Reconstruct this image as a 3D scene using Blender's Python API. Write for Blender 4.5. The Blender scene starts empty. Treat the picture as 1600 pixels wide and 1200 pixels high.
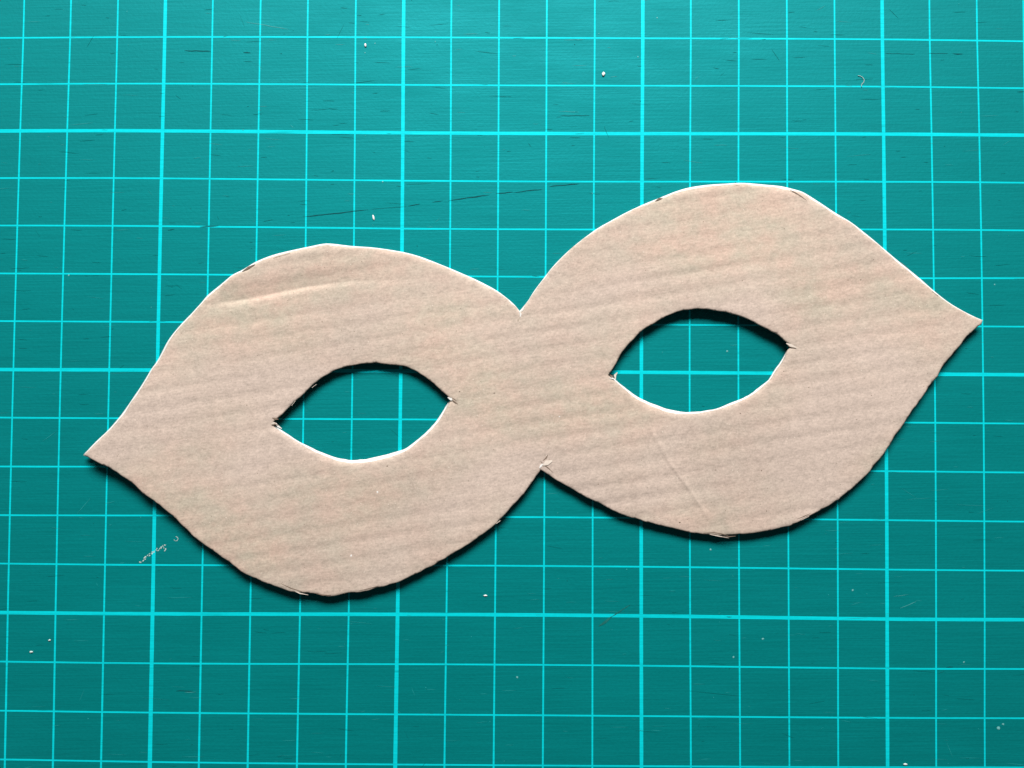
# Hand-cut cardboard eye mask lying on a teal cutting mat, seen from straight above.
# World units are metres; the tables below are in millimetres on the mat (x right, y away, z up).
import bpy, bmesh, math, random
import numpy as np
from mathutils import Matrix, Vector, noise
from mathutils.geometry import delaunay_2d_cdt

S = bpy.context.scene
COL = S.collection
MM = 0.001
rnd = random.Random(7)
nrng = np.random.default_rng(11)

# ------------------------------------------------------------------ camera
cam_d = bpy.data.cameras.new("camera")
cam_d.sensor_width = 36.0
cam_d.lens = 36.0 * 1300 / 1600
cam_d.clip_start = 0.01
cam_d.clip_end = 20
cam = bpy.data.objects.new("camera", cam_d)
COL.objects.link(cam)
cam.location = (73.957 * MM, -57.904 * MM, 171.690 * MM)
cam.rotation_euler = (math.radians(1.82022), math.radians(0.24361), math.radians(0.34739))
S.camera = cam

# ------------------------------------------------------------------ light: one window, a dim room
world = bpy.data.worlds.new("World")
S.world = world
world.use_nodes = True
bg = world.node_tree.nodes["Background"]
bg.inputs[0].default_value = (0.92, 0.97, 1.0, 1)
bg.inputs[1].default_value = 0.05

lamp_d = bpy.data.lights.new("window_light", 'AREA')
lamp_d.shape = 'RECTANGLE'
lamp_d.size = 0.48
lamp_d.size_y = 0.26
lamp_d.energy = 14.9
lamp_d.color = (1.0, 0.985, 0.96)
lamp = bpy.data.objects.new("window_light", lamp_d)
COL.objects.link(lamp)
target = Vector((0.074, -0.058, 0))
lamp.location = target + Vector((0.0, 0.595, 0.523))
lamp.rotation_euler = (lamp.location - target).to_track_quat('Z', 'Y').to_euler()

vs = S.view_settings
vs.view_transform = 'Standard'
vs.look = 'None'
vs.exposure = 0.0
vs.gamma = 1.0

# ------------------------------------------------------------------ measured outlines and print (mm)
OUTLINE_FACE = [(-13.60,-67.46,0.3),(-13.24,-67.02,0.3),(-12.78,-66.59,0.3),(-12.30,-66.18,0.3),(-11.90,-65.71,0.3),(-11.48,-65.26,0.4),(-11.04,-64.84,0.4),(-10.61,-64.43,0.4),(-10.22,-64.01,0.4),(-9.82,-63.59,0.5),(-9.43,-63.16,0.4),(-8.99,-62.76,0.4),(-8.54,-62.35,0.5),(-8.10,-61.89,0.5),(-7.71,-61.36,0.5),(-7.24,-60.89,0.5),(-6.84,-60.35,0.6),(-6.41,-59.83,0.6),(-5.98,-59.32,0.6),(-5.61,-58.78,0.6),(-5.27,-58.20,0.5),(-4.94,-57.63,0.5),(-4.61,-57.06,0.4),(-4.27,-56.51,0.5),(-3.88,-56.02,0.4),(-3.49,-55.41,0.5),(-3.12,-54.81,0.5),(-2.78,-54.21,0.4),(-2.37,-53.66,0.4),(-2.04,-53.07,0.5),(-1.72,-52.45,0.5),(-1.35,-51.84,0.5),(-1.08,-51.20,0.5),(-0.77,-50.61,0.5),(-0.46,-50.07,0.5),(-0.09,-49.52,0.5),(0.30,-49.09,0.5),(0.66,-48.59,0.5),(1.00,-47.92,0.5),(1.26,-47.35,0.6),(1.54,-46.73,0.5),(1.90,-46.09,0.5),(2.23,-45.42,0.6),(2.55,-44.78,0.6),(2.86,-44.18,0.5),(3.18,-43.63,0.5),(3.50,-43.10,0.5),(3.82,-42.57,0.5),(4.21,-42.11,0.4),(4.60,-41.65,0.4),(5.00,-41.18,0.4),(5.43,-40.72,0.4),(5.87,-40.24,0.5),(6.30,-39.75,0.5),(6.73,-39.27,0.4),(7.18,-38.85,0.5),(7.53,-38.38,0.4),(8.09,-37.79,0.4),(8.58,-37.21,0.4),(9.03,-36.66,0.4),(9.46,-36.18,0.5),(9.88,-35.66,0.5),(10.26,-35.25,0.6),(10.80,-34.73,0.6),(11.20,-34.37,0.6),(11.69,-33.97,0.6),(12.18,-33.49,0.5),(12.76,-33.09,0.6),(13.26,-32.66,0.5),(13.66,-32.22,0.5),(14.24,-31.77,0.5),(14.72,-31.36,0.5),(15.11,-30.92,0.5),(15.60,-30.57,0.4),(16.14,-30.26,0.5),(16.71,-30.00,0.4),(17.30,-29.74,0.4),(17.93,-29.46,0.4),(18.46,-29.20,0.5),(18.93,-28.83,0.5),(19.42,-28.47,0.6),(19.94,-28.12,0.7),(20.49,-27.79,0.7),(21.14,-27.58,0.8),(21.77,-27.27,0.7),(22.44,-27.01,0.6),(23.12,-26.77,0.6),(23.79,-26.57,0.6),(24.43,-26.38,0.6),(25.05,-26.19,0.6),(25.69,-26.02,0.6),(26.34,-25.83,0.6),(27.03,-25.63,0.5),(27.65,-25.44,0.6),(28.31,-25.31,0.6),(28.99,-25.15,0.6),(29.66,-24.97,0.6),(30.33,-24.82,0.5),(30.96,-24.74,0.6),(31.69,-24.62,0.7),(32.40,-24.46,0.7),(33.06,-24.28,0.7),(33.68,-24.17,0.8),(34.24,-24.11,0.8),(34.91,-24.03,0.8),(35.42,-24.11,0.9),(36.17,-24.16,0.9),(36.70,-24.23,0.9),(37.32,-24.20,0.8),(37.98,-24.29,0.8),(38.69,-24.36,0.7),(39.41,-24.42,0.6),(40.13,-24.49,0.6),(40.75,-24.54,0.6),(41.39,-24.55,0.6),(42.03,-24.61,0.6),(42.69,-24.66,0.5),(43.36,-24.68,0.5),(44.04,-24.73,0.4),(44.75,-24.75,0.5),(45.38,-24.84,0.5),(46.06,-24.93,0.6),(46.76,-24.95,0.6),(47.46,-25.07,0.6),(48.15,-25.23,0.6),(48.81,-25.34,0.6),(49.44,-25.42,0.6),(50.01,-25.52,0.6),(50.80,-25.71,0.6),(51.49,-25.85,0.5),(52.12,-25.98,0.6),(52.70,-26.17,0.7),(53.28,-26.33,0.7),(53.94,-26.54,0.6),(54.51,-26.79,0.6),(55.12,-27.04,0.6),(55.88,-27.33,0.5),(56.43,-27.46,0.5),(57.03,-27.62,0.5),(57.64,-27.89,0.4),(58.29,-28.11,0.5),(58.95,-28.36,0.5),(59.57,-28.67,0.5),(60.18,-28.96,0.6),(60.81,-29.22,0.6),(61.45,-29.51,0.6),(62.11,-29.76,0.6),(62.75,-30.03,0.6),(63.38,-30.27,0.6),(63.95,-30.52,0.6),(64.46,-30.80,0.7),(65.23,-31.12,0.7),(65.85,-31.45,0.7),(66.43,-31.74,0.8),(67.07,-32.07,0.9),(67.64,-32.36,0.8),(68.23,-32.66,0.8),(68.85,-32.94,0.7),(69.45,-33.27,0.5),(70.03,-33.65,0.6),(70.56,-33.97,0.6),(71.11,-34.32,0.5),(71.64,-34.72,0.5),(72.17,-35.09,0.5),(72.59,-35.54,0.5),(72.95,-35.95,0.4),(73.48,-36.37,0.4),(73.94,-36.74,0.4),(74.26,-37.17,0.3),(74.71,-37.68,0.4),(75.23,-37.05,0.3),(75.63,-36.46,0.4),(76.00,-36.03,0.4),(76.43,-35.48,0.4),(76.71,-35.05,0.4),(76.98,-34.54,0.4),(77.36,-34.00,0.5),(77.79,-33.41,0.4),(78.08,-32.93,0.4),(78.45,-32.41,0.4),(78.85,-31.89,0.4),(79.25,-31.34,0.4),(79.69,-30.85,0.4),(80.11,-30.41,0.4),(80.40,-29.82,0.4),(80.74,-29.36,0.4),(81.11,-28.93,0.4),(81.52,-28.47,0.4),(82.01,-27.93,0.4),(82.37,-27.54,0.3),(82.74,-27.10,0.3),(83.16,-26.65,0.3),(83.62,-26.21,0.2),(84.10,-25.77,0.3),(84.57,-25.29,0.3),(85.02,-24.78,0.2),(85.50,-24.32,0.2),(86.00,-23.96,0.3),(86.52,-23.58,0.3),(87.04,-23.17,0.2),(87.55,-22.72,0.3),(88.08,-22.32,0.4),(88.63,-21.98,0.3),(89.13,-21.60,0.4),(89.64,-21.32,0.4),(90.04,-20.99,0.4),(90.66,-20.52,0.4),(91.24,-20.26,0.5),(91.72,-19.98,0.4),(92.19,-19.64,0.4),(92.77,-19.31,0.5),(93.33,-19.02,0.6),(93.91,-18.66,0.6),(94.54,-18.35,0.6),(95.15,-17.97,0.6),(95.77,-17.64,0.5),(96.36,-17.30,0.4),(96.95,-17.00,0.5),(97.52,-16.70,0.5),(98.08,-16.38,0.5),(98.66,-16.12,0.6),(99.27,-15.92,0.6),(99.85,-15.70,0.6),(100.45,-15.50,0.6),(101.02,-15.26,0.6),(101.57,-14.98,0.6),(102.13,-14.73,0.5),(102.70,-14.51,0.6),(103.25,-14.27,0.5),(103.93,-14.01,0.6),(104.62,-13.79,0.6),(105.29,-13.55,0.8),(105.91,-13.21,0.8),(106.54,-12.98,0.8),(107.15,-12.82,0.9),(107.72,-12.62,0.9),(108.29,-12.48,0.9),(108.88,-12.38,1.0),(109.50,-12.26,1.0),(110.04,-12.09,1.0),(110.62,-11.98,1.0),(111.21,-11.90,1.0),(111.82,-11.79,1.0),(112.44,-11.72,1.0),(113.06,-11.61,0.9),(113.70,-11.53,0.9),(114.35,-11.47,0.7),(115.02,-11.46,0.8),(115.69,-11.37,0.7),(116.34,-11.28,0.6),(116.98,-11.22,0.6),(117.59,-11.17,0.7),(118.16,-11.17,0.6),(118.72,-11.11,0.6),(119.30,-11.10,0.5),(119.91,-11.08,0.5),(120.58,-11.05,0.5),(121.15,-11.06,0.5),(121.77,-11.16,0.6),(122.42,-11.28,0.8),(123.09,-11.32,0.8),(123.75,-11.39,0.8),(124.38,-11.46,0.8),(124.97,-11.52,0.8),(125.48,-11.57,0.8),(126.31,-11.54,0.9),(126.96,-11.62,0.8),(127.52,-11.70,0.8),(128.07,-11.88,0.9),(128.66,-12.02,1.0),(129.23,-12.12,1.0),(129.79,-12.23,1.0),(130.36,-12.33,0.9),(131.08,-12.48,0.7),(131.81,-12.58,0.5),(132.54,-12.83,0.5),(133.10,-13.18,0.5),(133.70,-13.55,0.6),(134.27,-14.01,0.8),(134.89,-14.37,0.7),(135.48,-14.71,0.7),(136.06,-15.08,0.8),(136.60,-15.49,0.7),(137.18,-15.85,0.7),(137.75,-16.21,0.7),(138.26,-16.62,0.7),(138.84,-16.98,0.6),(139.46,-17.38,0.6),(140.01,-17.73,0.6),(140.65,-18.02,0.6),(141.29,-18.35,0.6),(141.92,-18.66,0.6),(142.46,-19.03,0.6),(143.06,-19.49,0.5),(143.59,-19.97,0.5),(144.14,-20.41,0.4),(144.68,-20.87,0.5),(145.23,-21.35,0.5),(145.86,-21.72,0.4),(146.41,-22.21,0.4),(146.97,-22.68,0.3),(147.44,-23.03,0.3),(147.91,-23.36,0.3),(148.36,-23.73,0.3),(148.78,-24.19,0.4),(149.27,-24.62,0.4),(149.71,-25.03,0.4),(150.17,-25.47,0.4),(150.70,-25.87,0.4),(151.19,-26.32,0.5),(151.66,-26.78,0.6),(152.18,-27.14,0.5),(152.69,-27.63,0.6),(153.26,-28.04,0.5),(153.77,-28.48,0.5),(154.27,-28.89,0.6),(154.75,-29.26,0.6),(155.27,-29.68,0.7),(155.70,-30.09,0.7),(156.18,-30.44,0.7),(156.74,-30.84,0.6),(157.18,-31.29,0.6),(157.72,-31.71,0.5),(158.26,-32.16,0.4),(158.81,-32.63,0.3),(159.36,-33.11,0.4),(159.82,-33.50,0.4),(160.32,-33.87,0.4),(160.80,-34.29,0.4),(161.29,-34.67,0.4),(161.82,-35.01,0.4),(162.30,-35.37,0.4),(162.89,-35.78,0.3),(163.49,-36.15,0.2),(164.09,-36.49,0.2),(164.68,-36.80,0.2),(165.26,-37.09,0.2),(165.96,-37.47,0.3),(166.62,-37.88,0.3),(167.29,-38.17,0.3),(167.88,-38.37,0.2),(168.66,-38.73,0.3),(169.28,-38.95,0.3),(169.12,-39.57,0.0),(168.59,-39.99,0.0),(167.88,-40.53,0.0),(167.46,-40.90,0.0),(167.02,-41.35,0.0),(166.51,-41.76,0.0),(166.01,-42.16,0.0),(165.62,-42.63,0.0),(165.25,-43.11,0.0),(164.96,-43.66,0.0),(164.59,-44.16,0.0),(164.15,-44.62,0.0),(163.70,-45.09,0.0),(163.25,-45.56,0.0),(162.90,-46.11,0.0),(162.47,-46.59,0.0),(162.04,-47.07,0.0),(161.65,-47.57,0.0),(161.22,-48.06,0.0),(160.84,-48.62,0.0),(160.50,-49.21,0.0),(160.20,-49.82,0.0),(159.99,-50.42,0.0),(159.51,-50.93,0.0),(159.08,-51.39,0.0),(158.58,-52.00,0.0),(158.14,-52.43,0.0),(157.83,-53.03,0.0),(157.47,-53.66,0.0),(157.02,-54.28,0.0),(156.59,-54.94,0.0),(156.19,-55.39,0.0),(155.86,-55.95,0.0),(155.48,-56.50,0.0),(154.97,-56.98,0.0),(154.58,-57.51,0.0),(154.27,-58.06,0.0),(153.96,-58.54,0.0),(153.56,-59.12,0.0),(153.26,-59.66,0.0),(152.95,-60.15,0.0),(152.60,-60.61,0.0),(152.28,-61.13,0.0),(151.85,-61.66,0.0),(151.39,-62.20,0.0),(150.98,-62.78,0.0),(150.70,-63.41,0.0),(150.38,-63.92,0.0),(149.98,-64.60,0.0),(149.56,-65.11,0.0),(149.20,-65.70,0.0),(148.89,-66.20,0.0),(148.51,-66.69,0.0),(148.14,-67.20,0.0),(147.73,-67.68,0.0),(147.27,-68.13,0.0),(146.81,-68.58,0.0),(146.46,-69.12,0.0),(146.15,-69.68,0.0),(145.74,-70.16,0.0),(145.31,-70.63,0.0),(144.85,-71.03,0.0),(144.44,-71.43,0.0),(143.95,-71.88,0.0),(143.50,-72.32,0.0),(142.97,-72.77,0.0),(142.50,-73.22,0.0),(141.97,-73.70,0.0),(141.38,-74.10,0.0),(140.87,-74.52,0.0),(140.34,-74.94,0.0),(139.91,-75.38,0.0),(139.25,-75.82,0.0),(138.79,-76.11,0.0),(138.29,-76.48,0.0),(137.75,-76.86,0.0),(137.13,-77.16,0.0),(136.52,-77.44,0.0),(135.97,-77.74,0.0),(135.39,-78.10,0.0),(134.79,-78.39,0.0),(134.21,-78.69,0.0),(133.66,-79.01,0.0),(133.09,-79.31,0.0),(132.48,-79.59,0.0),(131.90,-79.96,0.0),(131.31,-80.28,0.0),(130.69,-80.48,0.0),(130.18,-80.80,0.0),(129.59,-81.06,0.0),(129.01,-81.13,0.0),(128.46,-81.25,0.0),(127.88,-81.35,0.0),(127.27,-81.56,0.0),(126.65,-81.73,0.0),(126.00,-81.90,0.0),(125.28,-82.01,0.0),(124.68,-82.12,0.0),(124.04,-82.26,0.0),(123.37,-82.36,0.0),(122.71,-82.47,0.0),(122.05,-82.56,0.0),(121.40,-82.61,0.0),(120.76,-82.69,0.0),(120.11,-82.73,0.0),(119.46,-82.68,0.0),(118.81,-82.78,0.0),(118.17,-82.82,0.0),(117.54,-82.84,0.0),(116.91,-82.89,0.0),(116.26,-82.95,0.0),(115.58,-82.99,0.0),(114.96,-82.99,0.0),(114.31,-82.92,0.0),(113.63,-82.91,0.0),(112.96,-82.81,0.0),(112.30,-82.78,0.0),(111.68,-82.71,0.0),(111.00,-82.56,0.0),(110.33,-82.56,0.0),(109.69,-82.51,0.0),(109.08,-82.31,0.0),(108.44,-82.19,0.0),(107.80,-82.05,0.0),(107.15,-81.90,0.0),(106.50,-81.73,0.0),(105.85,-81.57,0.0),(105.19,-81.46,0.0),(104.55,-81.32,0.0),(103.93,-81.15,0.0),(103.28,-81.03,0.0),(102.63,-80.87,0.0),(101.95,-80.65,0.0),(101.34,-80.47,0.0),(100.67,-80.41,0.0),(100.02,-80.22,0.0),(99.38,-79.92,0.0),(98.72,-79.76,0.0),(98.07,-79.64,0.0),(97.43,-79.53,0.0),(96.82,-79.35,0.0),(96.25,-79.10,0.0),(95.66,-78.89,0.0),(95.07,-78.66,0.0),(94.50,-78.36,0.0),(93.88,-78.13,0.0),(93.28,-77.83,0.0),(92.67,-77.52,0.0),(92.08,-77.19,0.0),(91.52,-76.84,0.0),(90.94,-76.55,0.0),(90.35,-76.33,0.0),(89.78,-76.09,0.0),(89.24,-75.85,0.0),(88.68,-75.63,0.0),(88.18,-75.33,0.0),(87.68,-75.02,0.0),(87.06,-74.70,0.0),(86.45,-74.35,0.0),(85.85,-73.99,0.0),(85.25,-73.67,0.0),(84.69,-73.33,0.0),(84.13,-73.03,0.0),(83.60,-72.72,0.0),(83.08,-72.42,0.0),(82.56,-72.17,0.0),(82.10,-71.88,0.0),(81.56,-71.52,0.0),(81.05,-71.16,0.0),(80.57,-70.86,0.0),(80.15,-70.58,0.0),(79.54,-70.17,0.0),(79.12,-69.87,0.0),(78.93,-70.32,0.0),(78.56,-70.78,0.0),(78.20,-71.24,0.0),(77.91,-71.72,0.0),(77.51,-72.31,0.0),(77.10,-72.86,0.0),(76.70,-73.45,0.0),(76.37,-73.89,0.0),(76.04,-74.34,0.0),(75.73,-74.84,0.0),(75.28,-75.28,0.0),(74.87,-75.75,0.0),(74.47,-76.25,0.0),(73.94,-76.75,0.0),(73.30,-77.39,0.0),(72.94,-77.82,0.0),(72.55,-78.34,0.0),(72.09,-78.88,0.0),(71.59,-79.41,0.0),(71.06,-79.91,0.0),(70.59,-80.42,0.0),(70.18,-80.90,0.0),(69.76,-81.24,0.0),(69.20,-81.76,0.0),(68.77,-82.07,0.0),(68.38,-82.37,0.0),(67.87,-82.78,0.0),(67.41,-83.12,0.0),(66.83,-83.42,0.0),(66.33,-83.89,0.0),(65.75,-84.28,0.0),(65.19,-84.70,0.0),(64.65,-85.08,0.0),(64.08,-85.38,0.0),(63.55,-85.73,0.0),(63.03,-86.07,0.0),(62.47,-86.37,0.0),(61.92,-86.66,0.0),(61.40,-87.01,0.0),(60.88,-87.32,0.0),(60.37,-87.60,0.0),(59.93,-87.99,0.0),(59.38,-88.26,0.0),(58.76,-88.50,0.0),(58.15,-88.92,0.0),(57.72,-89.32,0.0),(57.18,-89.62,0.0),(56.55,-89.84,0.0),(55.90,-90.08,0.0),(55.31,-90.44,0.0),(54.73,-90.81,0.0),(54.14,-91.09,0.0),(53.56,-91.31,0.0),(53.06,-91.55,0.0),(52.44,-91.90,0.0),(51.88,-92.15,0.0),(51.38,-92.40,0.0),(50.90,-92.64,0.0),(50.40,-92.88,0.0),(49.80,-93.04,0.0),(49.22,-93.18,0.0),(48.59,-93.32,0.0),(47.99,-93.60,0.0),(47.36,-93.79,0.0),(46.71,-93.88,0.0),(46.10,-93.94,0.0),(45.57,-94.13,0.0),(44.93,-94.39,0.0),(44.35,-94.61,0.0),(43.79,-94.70,0.0),(43.25,-94.80,0.0),(42.69,-94.92,0.0),(42.09,-94.99,0.0),(41.48,-94.95,0.0),(40.88,-94.97,0.0),(40.30,-95.04,0.0),(39.76,-95.15,0.0),(39.14,-95.31,0.0),(38.57,-95.49,0.0),(38.02,-95.63,0.0),(37.50,-95.75,0.0),(36.83,-95.80,0.0),(36.19,-95.83,0.0),(35.55,-95.71,0.0),(34.91,-95.66,0.0),(34.31,-95.45,0.0),(33.61,-95.21,0.0),(33.07,-95.20,0.0),(32.47,-95.15,0.0),(31.84,-95.05,0.0),(31.23,-95.08,0.0),(30.69,-95.06,0.0),(30.01,-95.04,0.0),(29.43,-94.99,0.0),(28.75,-94.92,0.0),(28.21,-94.81,0.0),(27.63,-94.60,0.0),(27.02,-94.37,0.0),(26.40,-94.16,0.0),(25.83,-93.94,0.0),(25.13,-93.71,0.0),(24.46,-93.41,0.0),(23.77,-93.29,0.0),(23.19,-93.07,0.0),(22.58,-92.80,0.0),(22.09,-92.55,0.0),(21.57,-92.27,0.0),(20.95,-92.13,0.0),(20.35,-91.85,0.0),(19.60,-91.53,0.0),(19.05,-91.24,0.0),(18.44,-90.87,0.0),(17.85,-90.38,0.0),(17.26,-89.90,0.0),(16.67,-89.51,0.0),(16.17,-89.06,0.0),(15.61,-88.73,0.0),(15.07,-88.39,0.0),(14.52,-88.06,0.0),(14.01,-87.63,0.0),(13.45,-87.21,0.0),(12.85,-86.80,0.0),(12.24,-86.41,0.0),(11.63,-86.05,0.0),(11.07,-85.70,0.0),(10.48,-85.22,0.0),(9.91,-84.81,0.0),(9.38,-84.38,0.0),(8.80,-83.94,0.0),(8.34,-83.53,0.0),(7.94,-83.05,0.0),(7.49,-82.59,0.0),(6.99,-82.14,0.0),(6.46,-81.68,0.0),(6.01,-81.24,0.0),(5.57,-80.74,0.0),(5.12,-80.22,0.0),(4.62,-79.75,0.0),(4.04,-79.38,0.0),(3.52,-78.99,0.0),(3.04,-78.56,0.0),(2.53,-78.17,0.0),(2.07,-77.73,0.0),(1.58,-77.35,0.0),(1.07,-77.04,0.0),(0.66,-76.66,0.0),(0.04,-76.25,0.0),(-0.51,-75.89,0.0),(-1.06,-75.52,0.0),(-1.65,-75.11,0.0),(-2.10,-74.62,0.0),(-2.60,-74.11,0.0),(-3.10,-73.59,0.0),(-3.65,-73.14,0.0),(-4.18,-72.76,0.0),(-4.79,-72.35,0.0),(-5.38,-71.99,0.0),(-5.94,-71.66,0.0),(-6.45,-71.27,0.0),(-6.92,-70.90,0.0),(-7.43,-70.65,0.0),(-7.91,-70.36,0.0),(-8.41,-69.98,0.0),(-9.06,-69.68,0.0),(-9.81,-69.43,0.0),(-10.50,-69.11,0.0),(-11.07,-68.82,0.0),(-11.80,-68.44,0.0),(-12.35,-68.12,0.0),(-12.99,-67.76,0.1)]
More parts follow.
